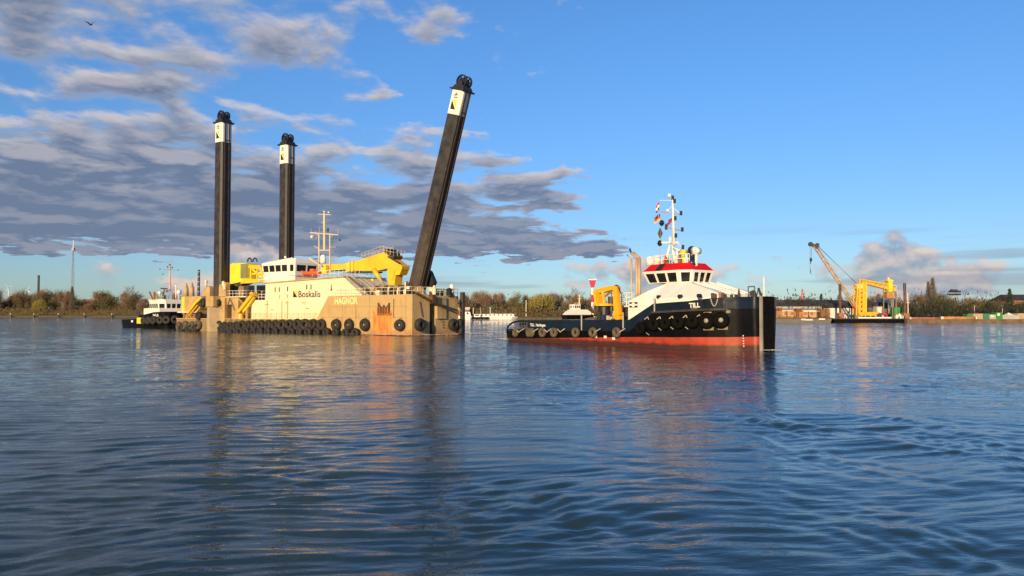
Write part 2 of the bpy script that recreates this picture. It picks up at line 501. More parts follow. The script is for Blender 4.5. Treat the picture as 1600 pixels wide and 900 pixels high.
vs += [(x * 1.6, 9000, 2.0) for x, y in SHORE]
fs = []; ms = []
for r in range(len(rows)):
    for i in range(n - 1):
        fs.append((r * n + i, r * n + i + 1, (r + 1) * n + i + 1, (r + 1) * n + i)); ms.append(1 if r < 1 else 0)
mb.add(vs, fs); mb.m = ms
gr = mb.build('ground', [M['grass'], M['stone_edge']]); gr['kind'] = 'structure'

# ------------------------------------------------------------------ ship-building helpers
def tire_mesh(name, R, r, m, n=16, k=8, hub=False):
    mb = MB(); vs = []; fs = []
    for i in range(n):
        a = 2 * math.pi * i / n
        for j in range(k):
            b = 2 * math.pi * j / k
            rr = R - r + r * math.cos(b) * (1.0 if math.cos(b) < 0 else 0.9); w = r * 1.15 * math.sin(b)
            vs.append((rr * math.cos(a), w, rr * math.sin(a)))
            i2 = (i + 1) % n; j2 = (j + 1) % k
            fs.append((i * k + j, i * k + j2, i2 * k + j2, i2 * k + j))
    mb.add(vs, fs)
    return mb.mesh(name, m, True)
def rail(mb, pts, h=1.0, step=1.3, r=0.028, bars=2, m=0):
    """railing along a polyline of deck points"""
    for a, b in zip(pts, pts[1:]):
        a = Vector(a); b = Vector(b); L = (b - a).length; k = max(1, round(L / step))
        for i in range(k + 1):
            p = a.lerp(b, i / k); mb.tube(p, p + Vector((0, 0, h)), r, r, 4, m)
        for j in range(1, bars + 1):
            o = Vector((0, 0, h * j / bars)); mb.tube(a + o, b + o, r, r, 4, m)
    return mb
def text_mesh(body, size, fn, sx=1.0, bold=0.0):
    """lettering: fn maps (u, v) metres in the text plane to a point"""
    c = bpy.data.curves.new('lettering', 'FONT'); c.body = body; c.size = size; c.offset = bold; c.resolution_u = 3
    o = bpy.data.objects.new('lettering', c); COL.objects.link(o)
    dg = bpy.context.evaluated_depsgraph_get(); me = bpy.data.meshes.new_from_object(o.evaluated_get(dg))
    bpy.data.objects.remove(o); bpy.data.curves.remove(c)
    for v in me.vertices: v.co = fn(v.co.x * sx, v.co.y)
    me.materials.clear()
    return me
def lettering(body, size, fn, m, parent, sx=1.0, bold=0.0):
    me = text_mesh(body, size, fn, sx, bold); me.materials.append(m)
    return link('lettering', me, parent)
def cabin(parent, bot, top, z0, zs, zh, z1, nwin, wall, frame=0.12, part='wheelhouse_wall'):
    """glazed wheelhouse. bot/top: outlines at z0/z1; nwin: windows on each edge; zs/zh: sill and head heights"""
    n = len(bot); wb = MB()
    zf = lambda z, i: z(i) if callable(z) else z
    def P(i, s, z, inn=0.0):
        a0, b0, a1, b1 = Vector(bot[i]), Vector(bot[(i + 1) % n]), Vector(top[i]), Vector(top[(i + 1) % n])
        t = (z - z0) / (z1 - z0); a = a0.lerp(a1, t); b = b0.lerp(b1, t); p = a.lerp(b, s)
        e = (b - a).normalized(); nn = Vector((e.y, -e.x)) * -inn
        return Vector((p.x + nn.x, p.y + nn.y, z))
    panes = []
    for i in range(n):
        L = (Vector(bot[(i + 1) % n]) - Vector(bot[i])).length
        def bar(s0, s1, za, zb):
            a = [P(i, s0, za), P(i, s1, za), P(i, s1, zb), P(i, s0, zb)]
            b = [P(i, s0, za, .1), P(i, s1, za, .1), P(i, s1, zb, .1), P(i, s0, zb, .1)]
            wb.add(a + b, [(0,1,2,3),(7,6,5,4),(4,5,1,0),(5,6,2,1),(6,7,3,2),(7,4,0,3)])
        k = nwin[i]
        if k == 0: bar(0, 1, z0, z1); continue
        bar(0, 1, z0, zs); bar(0, 1, zh, z1)
        fw = frame / L
        for j in range(k + 1):
            c = fw / 2 + (1 - fw) * j / k; bar(c - fw / 2, c + fw / 2, zs, zh)
        for j in range(k):
            s0 = fw + (1 - fw) * j / k - 0.002; s1 = (1 - fw) * (j + 1) / k + 0.002
            panes.append([P(i, s0, zs, .06), P(i, s1, zs, .06), P(i, s1, zh, .06), P(i, s0, zh, .06)])
    w = wb.build(part, wall, parent)
    for q in panes:
        p = MB(); p.slab(*q, 0.02); p.build('window', M['glass'], w)
    return w

# ================================================================== the backhoe dredger
nx, ny = on_water(644, 524.7)
D = Frame(nx, ny, 35.0)
dr = D.root('dredger')
tag(dr, 'tan and cream dredging pontoon with three tall black spud pillars and yellow excavator arm', 'dredger')
BW = 11.6
x_st = D.S(276, 505, 0)[0]          # stern
ZD = 2.1                            # main deck
xb0 = D.S(494, 505, 0)[0]           # foot of the raised bow
xb1 = D.S(513, 463, 0)[0]
zb = D.S(644, 459.5, 0)[1]          # raised bow deck
def bow_paint():
    m = bpy.data.materials.new('bow_paint'); m.use_nodes = True
    g = NG(m.node_tree); p = m.node_tree.nodes['Principled BSDF']
    ob = g.node('ShaderNodeTexCoord').outputs['Object']; x, y, z = g.sep(ob)
    n = g.noise(ob, 0.7, 5, 0.6); st = g.noise(g.xyz(x * 2.6, y * 2.6, z * 0.35), 1.0, 5, 0.65)
    c = g.mix(n, (0.38, 0.265, 0.12), (0.54, 0.38, 0.165))
    c = g.mix(g.sstep(st, 0.54, 0.72) * 0.45, c, (0.23, 0.13, 0.055))
    xa = D.S(583, 500, 0)[0]; xc = D.S(613, 500, 0)[0]
    mk = g.sstep(x + (n - 0.5) * 1.0, xa - 0.3, xa + 0.3) * (1.0 - g.sstep(x + (n - 0.5) * 1.0, xc - 0.3, xc + 0.3))
    mk = mk * (1.0 - g.sstep(z + (st - 0.5) * 1.5, 3.2, 3.7)) * (1.0 - g.sstep(y, 0.2, 0.5))
    r = g.mix(g.sstep(st, 0.3, 0.7), (0.42, 0.10, 0.02), (0.85, 0.36, 0.07))
    c = g.mix(mk * g.sstep(st, 0.20, 0.40), c, r)
    sp = g.sstep(g.noise(ob, 0.5, 4, 0.6) * 0.6 + st * 0.5, 0.60, 0.70) * (1.0 - g.sstep(z, 1.2, 5.0))
    c = g.mix(sp * 0.7, c, (0.30, 0.11, 0.035))
    low = (1.0 - g.sstep(z + (st - 0.5) * 2.4, 0.3, 1.1)) * 0.75
    c = g.mix(low, c, g.mix(n, (0.28, 0.10, 0.035), (0.46, 0.24, 0.09)))
    g.put(p.inputs['Base Color'], c); p.inputs['Roughness'].default_value = 0.6
    bn = g.node('ShaderNodeBump'); bn.inputs['Distance'].default_value = 0.14; g.put(bn.inputs['Height'], g.noise(ob, 0.5, 2, 0.5)); m.node_tree.links.new(bn.outputs[0], p.inputs['Normal'])
    M['bow_paint'] = m
bow_paint()

hb = MB()
hb.box(x_st, xb0 + 0.6, 0.0, BW, -1.2, ZD)
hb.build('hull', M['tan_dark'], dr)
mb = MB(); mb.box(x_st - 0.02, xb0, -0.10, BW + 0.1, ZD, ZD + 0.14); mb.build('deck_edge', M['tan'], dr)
# raised bow in two halves with a slot between
ys0 = D.Fr(666, 490, -0.3)[0]; ys1 = D.Fr(677, 490, -0.3)[0]; yE = D.Fr(717, 490, -0.3)[0]
mb = MB()
prof = [(xb0, -1.2), (-0.9, -1.2), (-0.9, zb), (xb1, zb - 0.05), (xb0, ZD)]
mb.prism(prof, 0.0, ys0)
mb.plan([(-0.9, 0), (0.0, 0.001), (0.35, ys0), (-0.9, ys0)], -1.2, zb - 0.002)
mb.build('bow_block', M['bow_paint'], dr)
mb = MB()
mb.prism([(xb0, -1.2), (-0.9, -1.2), (-0.9, zb - 0.1), (xb1, zb - 0.15), (xb0, ZD)], ys1, yE)
mb.plan([(-0.9, ys1), (0.1, ys1), (0.4, yE - 1.0), (-0.9, yE)], -1.2, zb - 0.12)
bo = mb.build('bow_block', M['bow_paint'], dr)
mb = MB(); mb.plan([(0.1, ys1 + .02), (0.45, ys1 + .05), (0.5, ys1 + 2.0), (0.1, ys1 + 2.0)], D.Fr(683, 498, .3)[1], zb - 0.4); mb.build('fairlead_housing', M['tan'], dr)
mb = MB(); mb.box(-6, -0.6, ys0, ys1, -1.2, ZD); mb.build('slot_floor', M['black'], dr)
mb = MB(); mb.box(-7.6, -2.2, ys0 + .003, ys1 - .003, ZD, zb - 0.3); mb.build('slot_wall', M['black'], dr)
# rungs on the far half
for k in range(11):
    y, z = D.Fr(691, 468 + k * 4.3, 0.3); mb = MB(); mb.beam((0.36, y - .2, z), (0.36, y + .2, z), 0.10); mb.build('rung', M['rust'], dr)
mb = MB(); yv = yE - 0.35; mb.box(0.2, 0.75, yv, yv + 0.55, -0.5, zb + .5); mb.build('fender_post', M['dark_metal'], dr)
# vertical seam strip and the crown-shaped chain bracket
mb = MB(); x, z = D.S(615.5, 470, 0); mb.box(x - .05, x + .05, -0.05, 0, 2.5, 5.2); mb.build('seam', M['dark_metal'], dr)
xa, za = D.S(592, 489, 0); xc, zc = D.S(609.5, 473, 0); xm = (xa + xc) / 2
mb = MB()
mb.prism([(xa, za), (xc, za), (xc, zc), (xc - .45, zc - .55), (xm + .3, zc - .75), (xm, zc - .3), (xm - .3, zc - .75), (xa + .45, zc - .55), (xa, zc)], -0.28, 0.0)
cb = mb.build('chain_bracket', M['rust_dark'], dr)
mb = MB()
for k in range(5):
    x = xa + .1 + (xc - xa - .2) * k / 4; mb.box(x - .07, x + .07, -0.42, -0.281, za, zc - .7)
mb.build('rib', M['rust'], cb)
mb = MB(); mb.box(xa - .25, xc + .25, -0.12, -0.003, za - .35, za - .003); mb.build('rub_plate', M['rust'], dr)

mat('name_cream', (0.88, 0.75, 0.36), 0.6, var=0.15)
for px in (535, 556, 577, 634):
    x, z = D.S(px, 480, 0); mb = MB(); mb.box(x - .025, x + .025, -.018, 0, .2, zb - .1); mb.build('weld_seam', M['tan_dark'], dr)
for py in (479, 496):
    z = D.S(600, py, 0)[1]; mb = MB(); mb.box(D.S(507 if py < 490 else 499, py, 0)[0] + .4, -.95, -.016, 0, z - .02, z + .02); mb.build('weld_seam', M['tan_dark'], dr)
# name on the bow
x0, z0 = D.S(522.5, 475.3, -0.03); x1, _ = D.S(558.5, 475, -0.03)
wdt = text_mesh('HAGNOR', 1.0, lambda u, v: (u, 0, v), 1.0, 0.01)
wu = max(v.co.x for v in wdt.vertices)
ht = 10.6 / F * (ny + 8) / 0.70
lettering('HAGNOR', ht, lambda u, v: (x0 + u, -0.03, z0 + v), M['name_cream'], dr, (x1 - x0) / (wu * ht), 0.035)

# --- deckhouse
YH = 0.9
P_ = lambda px, py, y=YH: D.S(px, py, y)
xA, zA = P_(415, 443); xB, zB = P_(537, 433); xC, zC = P_(566, 461)
mb = MB()
mb.prism([(xA, ZD + .14), (xC + 1.0, ZD + .14), (xC, zC), (xB, zB), (xA, zA)], YH, 9.6)
house = mb.build('deckhouse', M['cream'], dr)
xL, zL = P_(393, 469)
mb = MB(); mb.box(xL, xA - .003, YH + .02, 8.5, ZD + .14, zL); mb.build('aft_extension', M['cream'], house)
mb = MB(); mb.add([(xA - .5, YH - .25, zA - .02), (xB + .2, YH - .25, zB - .02), (xB + .2, 9.8, zB - .02), (xA - .5, 9.8, zA - .02),
                   (xA - .5, YH - .25, zA + .16), (xB + .2, YH - .25, zB + .16), (xB + .2, 9.8, zB + .16), (xA - .5, 9.8, zA + .16)],
                  [(3,2,1,0),(4,5,6,7),(0,1,5,4),(1,2,6,5),(2,3,7,6),(3,0,4,7)])
mb.build('roof_edge', M['tan'], house)
for px, py in ((430, 452.5), (436.5, 452.5), (449.5, 451.5), (479.5, 448.5), (486, 448.5)):
    x, z = P_(px, py); mb = MB(); mb.box(x - .11, x + .11, YH - .03, YH, z - .38, z + .38); mb.build('window', M['glass'], house)
for px, py in ((437, 464), (449, 463)):
    x, z = P_(px, py); mb = MB(); mb.box(x - .12, x + .12, YH - .03, YH, z - .3, z + .3); mb.build('vent', M['tan'], house)
for px in (450, 418, 441):
    x, z = P_(px, 470); mb = MB(); mb.tube((x, YH - .08, ZD + .2), (x, YH - .08, z), .06, .06, 6); mb.build('pipe', M['tan'], house)
x, z = P_(518, 450); mb = MB(); mb.prism([(x - .2, z - .4), (x + .2, z - .4), (x + .05, z - .05), (x + .05, z + .5), (x - .05, z + .5), (x - .05, z - .05)], YH - .06, YH); mb.build('lamp', M['black'], house)
for px, py, w, h in ((417, 476, .5, .09), (448, 473, .4, .09), (475, 473, .5, .09), (480, 482, .4, .08), (425, 484, .4, .08)):
    x, z = P_(px, py); mb = MB(); mb.box(x - w, x + w, YH - .05, YH, z - h, z + h); mb.build('bracket', M['tan'], house)
# company lettering and triangle logo
x0, z0 = P_(465.5, 464.6, YH - .03); x1, _ = P_(500.5, 464, YH - .03); z1 = P_(480, 454.5)[1]
tm = text_mesh('Boskalis', 1.0, lambda u, v: (u, 0, v)); wu = max(v.co.x for v in tm.vertices); hu = max(v.co.z for v in tm.vertices)
hs = (z1 - z0) / hu
lettering('Boskalis', hs, lambda u, v: (x0 + u, YH - .03, z0 + v), M['black'], house, (x1 - x0) / (wu * hs), 0.012)
xa, za = P_(458, 464.5, YH - .03); xc, zc = P_(464.6, 454, YH - .03)
mb = MB(); mb.prism([(xa, za), (xc, za), (xa, zc)], YH - .035, YH - .002); mb.build('logo_triangle', M['black'], house)
mb = MB(); mb.prism([(xa + .12, zc), (xc, za + .18), (xc, zc)], YH - .035, YH - .002); mb.build('logo_triangle', M['lemon'], house)
# stair along the sloping front
mb = MB()
for yy in (1.2, 2.4):
    mb.beam((xB + .25, yy, zB + .1), (xC + 1.3, yy, zb - .2), 0.10, 0.28)
for k in range(13):
    t = (k + .5) / 13; mb.box(xB + .25 + (xC + 1.05 - xB) * t - .14, xB + .25 + (xC + 1.05 - xB) * t + .14, 1.2, 2.4, zB + (zb - zB) * t, zB + (zb - zB) * t + .04)
for yy in (1.2, 2.4):
    mb.tube((xB + .25, yy, zB + 1.1), (xC + 1.3, yy, zb + .8), 0.03)
mb.build('stair', M['grey_metal'], dr)
# second small deckhouse further in
xa, za = D.S(552, 437, 6.5); xc, _ = D.S(583, 437, 6.5)
mb = MB(); mb.box(xa, xc, 6.5, 9.5, ZD, za); sm = mb.build('machinery_house', M['cream'], dr)
mb = MB()
for px in (559, 568): x, z = D.S(px, 444, 6.4); mb.tube((x, 6.45, z - .3), (x + 1.0, 6.45, z - .3), .42, .42, 10)
mb.build('tank', M['cream'], sm)
mb = MB()
for px in (558, 567): x, z = D.S(px, 436, 6.6); mb.box(x - .5, x + .5, 6.7, 7.6, za, za + .35)
mb.build('hatch', M['dark_metal'], sm)

# --- bridge
YB = 1.5
xa = D.S(413, 430, YB)[0]; xc = D.S(455.5, 428, YB)[0]
zr0 = D.S(455, 437.5, YB)[1] - .35
yR = min(D.Fr(499, 425, xc)[0], 9.0)
zs = D.S(455, 423.5, YB)[1]; zh = D.S(455, 413.3, YB)[1]; zt = zh + .28
bot = [(xa, YB), (xc - .7, YB), (xc, YB + .7), (xc, yR - .7), (xc - .7, yR), (xa, yR)]
top = [(xa - .35, YB - .3), (xc - .5, YB - .35), (xc + .35, YB + .5), (xc + .35, yR - .5), (xc - .5, yR + .35), (xa - .35, yR + .3)]
br = cabin(dr, bot, top, zr0, zs, zh, zt, [4, 1, 2, 1, 4, 0], M['white'], 0.26, 'bridge')
rt = [((x - (xa + xc) / 2) * .88 + (xa + xc) / 2, (y - (YB + yR) / 2) * .82 + (YB + yR) / 2) for x, y in top]
mb = MB(); mb.plan(top, zt, zt + .12); n6 = len(top)
vs = [(x, y, zt + .121) for x, y in top] + [(x, y, zt + .121 + (0.30 if x < xa + 1 else .72)) for x, y in rt]
mb.add(vs, [tuple(range(n6, 2 * n6))] + [(i, (i + 1) % n6, (i + 1) % n6 + n6, i + n6) for i in range(n6)])
mb.build('roof', M['white'], br)
mb = MB(); mb.plan([(x + (.25 if x > xa + 1 else -.1), y) for x, y in bot], D.S(455, 430.5, YB)[1] - .05, D.S(455, 430.5, YB)[1] + .06); mb.build('ledge', M['tan'], br)
for px, py, r in ((446, 402, .24), (456, 403.5, .17), (470, 405, .12)):
    x, z = D.S(px, py, 3.5); mb = MB(); mb.tube((x, 3.5, zt + .5), (x, 3.5, z), .05); mb.ball((x, 3.5, z), r); mb.build('antenna_dome', M['white'], br, True)
rb_pts = [(xA - .3, YH - .2, zA + .16), (xa - .5, YH - .2, zA + .2)]
mb = MB(); rail(mb, rb_pts, 1.0, 1.1); mb.build('railing', M['white'], house); mb = MB()
xa2 = xc + .5
rail(mb, [(D.S(498, 434, YH)[0], YH - .15, zB + .02), (xB, YH - .15, zB + .15), (xB, 7.5, zB + .15)], 1.05, 0.9, .035)
mb.build('railing', M['white'], house)

# orange rescue boat on the deckhouse roof
bx0, bz0 = D.S(471, 430.5, 1.6); bx1, _ = D.S(500, 430, 1.6)
rbt = empty('rescue_boat', (0, 0, 0))
tag(rbt, 'small orange rescue boat stowed on the cream deckhouse roof', 'boat')
rbt.location = dr.matrix_basis @ Vector(((bx0 + bx1) / 2, 1.6, bz0 - .28)); rbt.rotation_euler = dr.rotation_euler
Lb = (bx1 - bx0) / 2
mb = MB(); secs = []
for i in range(9):
    t = -1 + i / 4; w = .75 * (1 - max(0, -t) ** 3 * .9 - max(0, t) ** 4 * .35); x = t * Lb; k = .25 * max(0, -t) ** 2
    secs.append([(x, -w, .80 + k), (x, -w * .8, .40 + k), (x, 0, .12 + k * 1.2), (x, w * .8, .40 + k), (x, w, .80 + k), (x, 0, .86 + k)])
vs = [p for s_ in secs for p in s_]; fs = []
for i in range(8):
    for j in range(6): fs.append((i * 6 + j, i * 6 + (j + 1) % 6, (i + 1) * 6 + (j + 1) % 6, (i + 1) * 6 + j))
fs += [tuple(range(6)), tuple(range(53, 47, -1))]
mb.add(vs, fs); mb.build('hull', M['orange'], rbt)
mb = MB(); mb.box(.2, 1.0, -.35, .35, .86, 1.25); mb.build('console', M['orange'], rbt)
for x in (-Lb * .5, Lb * .5):
    mb = MB(); mb.box(x - .1, x + .1, -.6, .6, 0, .35); mb.build('cradle', M['grey_metal'], rbt)

# --- mast
YM = 4.2
ms = MB()
def MP(px, py, y=YM): x, z = D.S(px, py, y); return (x, y, z)
ms.tube(MP(507, 392), MP(506.8, 333), .22, .16, 8)
for px in (498.5, 515.5): ms.tube(MP(px, 430), MP(px, 366), .13, .11, 6)
ms.beam(MP(485, 363.5), MP(529, 367), .14); ms.beam(MP(498, 391), MP(515.5, 391), .16)
ms.beam(MP(497, 334.5), MP(517, 335.5), .10)
ms.tube(MP(507, 345), MP(502, 349), .05); ms.tube(MP(498.5, 389), MP(491, 384), .05); ms.tube(MP(515.5, 386), MP(525, 386), .04)
ms.tube(MP(499, 370), MP(492, 362), .04); ms.tube(MP(515, 372), MP(522, 366), .04)
for px, py in ((486, 360), (499, 358), (528, 360)): ms.tube(MP(px, py + 5), MP(px, py - 3), .025)
mast = ms.build('mast', M['mast_yellow'], dr)
for px, py, r, m in ((506.5, 331, .16, 'white'), (513.5, 332, .16, 'white'), (487.5, 370, .28, 'white'), (490, 369, .22, 'grey_metal'), (531, 375, .16, 'black')):
    mb = MB(); mb.ball(MP(px, py), r); mb.build('lamp', M[m], mast, True)
x, _, z = MP(505, 404); mb = MB(); mb.tube((x, YM, z - .8), (x, YM, z + .2), .46, .46, 14); mb.ball((x, YM, z + .2), .46, 14, 8); mb.build('radome', M['white'], mast, True)
x, _, z = MP(512.5, 359); mb = MB(); mb.add([(x, YM, z + .5), (x + .22, YM, z), (x, YM + .22, z), (x - .22, YM, z), (x, YM - .22, z), (x, YM, z - .5)], [(0,1,2),(0,2,3),(0,3,4),(0,4,1),(5,2,1),(5,3,2),(5,4,3),(5,1,4)])
mb.tube((x, YM, z - .9), (x, YM, z + .55), .02); mb.build('diamond_shape', M['black'], mast)

# --- excavator arm, folded back over the deckhouse
YX = 4.2
E_ = lambda px, py: D.S(px, py, YX)
exr = MB(); exr.prism([E_(*p) for p in ((554, 423), (554, 409), (590, 396.8), (600, 394), (613, 404), (628.5, 416), (627.5, 421), (604, 419.5), (588, 423.3))], YX, YX + 1.7)
ex = exr.build('excavator_boom', M['yellow'], dr)
mb = MB(); mb.prism([E_(*p) for p in ((504, 422.5), (504, 413.5), (541, 412), (554.2, 409.5), (554.2, 422), (541, 420.5))], YX + .15, YX + 1.35); mb.build('stick', M['yellow'], ex)
mb = MB(); mb.prism([E_(*p) for p in ((541, 425), (541, 411), (547, 410), (547, 424))], YX - .12, YX + 1.6); mb.prism([E_(*p) for p in ((550, 424), (550, 409), (552, 408.4), (552, 424))], YX - .1, YX + 1.8); mb.build('clamp', M['lemon'], ex)
mb = MB(); mb.prism([E_(*p) for p in ((605, 420), (627.5, 420), (624, 429), (617.5, 430), (616, 446), (606.5, 446))], YX + .05, YX + 1.65); mb.build('boom_foot', M['yellow'], ex)
mb = MB(); mb.prism([E_(*p) for p in ((610.5, 421.5), (618.0, 421.5), (616.0, 429), (614.0, 437), (610.5, 437))], YX - .06, YX + .048); mb.build('cover_plate', M['yellow'], ex)
mb = MB(); mb.tube((*E_(589, 424)[:1], YX - .3, E_(589, 424)[1]), (E_(602, 447)[0], YX - .3, E_(602, 447)[1]), .27, .27, 10)
mb.tube((E_(586, 421)[0], YX - .3, E_(586, 421)[1]), (E_(596, 436)[0], YX - .3, E_(596, 436)[1]), .36, .36, 10, 1); mb.build('lift_cylinder', [M['grey_metal'], M['yellow']], ex, True)
mb = MB(); a = E_(540, 425.2); b = E_(588, 425.2); mb.beam((a[0], YX + .3, a[1]), (b[0], YX + .3, b[1]), .25); mb.beam((a[0], YX + 1.2, a[1]), (b[0], YX + 1.2, b[1]), .25)
a = E_(536, 421); b = E_(500, 423); mb.beam((a[0], YX + 1.3, a[1]), (b[0], YX + 1.3, b[1]), .2); mb.build('hose_tray', M['dark_metal'], ex)
mb = MB(); mb.prism([E_(*p) for p in ((601, 398.5), (603, 392.5), (608, 392.5), (616, 401), (613, 404))], YX + .2, YX + 1.5)
for px, py in ((604, 391.5), (610, 396), (614, 401)): x, z = E_(px, py); mb.tube((x, YX - .1, z), (x, YX + 1.8, z), .34, .34, 8)
a = E_(607, 401); b = E_(625, 411.5); mb.beam((a[0], YX - .1, a[1]), (b[0], YX - .1, b[1]), .22); mb.build('winch', M['dark_metal'], ex)
mb = MB()
pts = [(E_(*p)[0], YX - .2, E_(*p)[1]) for p in ((566, 405), (590, 396.5), (601, 393.5))]
rail(mb, pts, .9, .9, .03); rail(mb, [(p[0], YX + 1.9, p[2]) for p in pts], .9, .9, .03)
rail(mb, [(E_(602, 396)[0], YX - .4, E_(602, 396)[1]), (E_(618, 403)[0], YX - .4, E_(616, 400)[1]), (E_(618, 403)[0], YX + 2, E_(616, 400)[1])], 1.0, .7, .035)
a = E_(604, 388.5); mb.tube((a[0] - .6, YX, a[1]), (a[0] + .6, YX, a[1]), .04); mb.build('railing', M['mast_yellow'], ex)
# excavator turntable and dark machinery below
xe, _ = E_(612, 446)
mb = MB(); mb.tube((xe, YX + .8, zb - 1.5), (xe, YX + .8, E_(612, 450)[1]), 1.7, 1.7, 18); mb.box(xe - 1.8, xe + 1.9, YX - .7, YX + 2.6, E_(612, 450)[1], E_(612, 445.5)[1]); mb.build('turntable', M['tan_dark'], dr)
mb = MB(); mb.prism([D.S(*p, 3.3) for p in ((499, 429), (503, 414), (509, 414), (509, 429))], 3.3, 3.9); mb.build('arm_rest', M['lemon'], dr)
a = D.S(484, 403.5, 2.9); b = D.S(503, 416, 2.9); mb = MB(); mb.beam((a[0], 2.9, a[1]), (b[0], 2.9, b[1]), .22); mb.build('davit', M['mast_yellow'], dr)

random.seed(3)
def clutter(name, pxs, y, zbase, hmin, hmax, mats, parent, ww=.5):
    for px in pxs:
        x = D.S(px, 455, y)[0]; h = random.uniform(hmin, hmax); w = random.uniform(.5, 1) * ww; m = random.choice(mats); mb = MB()
        k = random.random()
        if k < .4: mb.tube((x, y, zbase), (x, y, zbase + h), w * .5, w * .4, 8); mb.ball((x, y, zbase + h), w * .42, 8, 5); nm = 'ventilator'
        elif k < .75: mb.prism([(x - w, zbase), (x + w, zbase), (x + w, zbase + h * .6), (x + w * .4, zbase + h), (x - w, zbase + h * .9)], y, y + w * 1.4); nm = 'deck_locker'
        else: mb.tube((x - w, y, zbase + .4), (x + w, y, zbase + .4), .38, .38, 10); mb.box(x - w * .8, x + w * .8, y - .3, y + .3, zbase, zbase + .2); nm = 'mooring_winch'
        mb.build(nm, M[m], parent)
clutter('c', [521, 527, 548, 556, 563, 571, 578, 586, 592, 598, 604, 622, 627, 633, 639], 1.6, zb, .5, 1.1, ['dark_metal', 'tan', 'tan_dark', 'white', 'black', 'cream'], dr, .42)
clutter('c', [566, 580, 600, 630, 648, 655], 6.2, zb - .1, .7, 1.5, ['dark_metal', 'tan', 'cream', 'rust_dark'], dr, .5)
clutter('c', list(range(552, 640, 5)), 2.4, zb, .8, 1.5, ['dark_metal', 'tan', 'tan_dark', 'white', 'black', 'cream', 'rust_dark', 'olive_grey'], dr, .4)
clutter('c', list(range(570, 640, 8)), 4.0, zb, 1.0, 2.0, ['dark_metal', 'tan', 'tan_dark', 'cream', 'rust_dark'], dr, .55)
clutter('c', [682, 688, 694, 700], 7.0, zb - .1, .7, 1.3, ['dark_metal', 'tan', 'black'], dr, .4)
clutter('c', [618, 624, 630, 636, 641], 3.0, zb, 1.0, 1.9, ['tan', 'tan_dark', 'cream', 'dark_metal', 'rust_dark'], dr, .55)
# railings on the bow and along the side deck
mb = MB(); rail(mb, [(xb1 + .8, .12, zb - .04), (-.2, .12, zb), (.2, ys0 - .1, zb)], 1.05, 1.2, .035)
rail(mb, [(.0, ys1 + .1, zb - .12), (.25, yE - 1.0, zb - .12), (-5, yE - .1, zb - .12)], 1.05, 1.0, .035); mb.build('bow_railing', M['cream'], dr)
mb = MB(); rail(mb, [(xL - .5, .10, ZD + .14), (xb0 - .2, .10, ZD + .14)], .95, 1.4, .03); mb.build('side_railing', M['tan'], dr)
# the two slanting fender booms on the bow face
mb = MB(); a = D.Fr(650, 457.5, .7); b = D.Fr(672, 470, .9); c = D.Fr(714, 488, .8)
mb.beam((.7, a[0], a[1]), (.9, b[0], b[1]), .32); mb.beam((.9, b[0], b[1]), (.8, c[0], c[1] + .35), .16); mb.beam((.9, b[0], b[1] - .1), (.8, c[0], c[1] - .1), .16); mb.build('swing_boom', M['rust_dark'], dr)
mb = MB(); a = D.Fr(706, 459, .6); b = D.Fr(716, 473, .8); mb.beam((.5, a[0], a[1]), (.7, b[0], b[1]), .35); a = D.Fr(722, 484, .5); mb.beam((.7, b[0], b[1]), (.4, a[0], a[1] - .3), .22); mb.build('swing_arm', M['tan_dark'], dr)
mb = MB(); a = D.Fr(675, 470, .6); mb.box(.2, 1.0, a[0] - .35, a[0] + .5, a[1] - .35, a[1] + .9); mb.build('boom_bracket', M['rust_dark'], dr)
yq, zq = D.Fr(706, 447.5, -.8); mb = MB(); mb.tube((-.8, yq, zb - .1), (-.8, yq, zq), .35, .35, 10); mb.ball((-.8, yq, zq), .36, 12, 8); mb.build('radome', M['white'], dr, True)
mb = MB(); mb.box(-3, -.2, yq - 1.1, yq + 1.0, zq - .45, zq - .33); mb.build('platform', M['cream'], dr)
mb = MB(); mb.beam((.27, 1.2, zb - 1.0), (.34, 1.7, zb - 3.2), .07); mb.build('pipe', M['rust_dark'], dr)

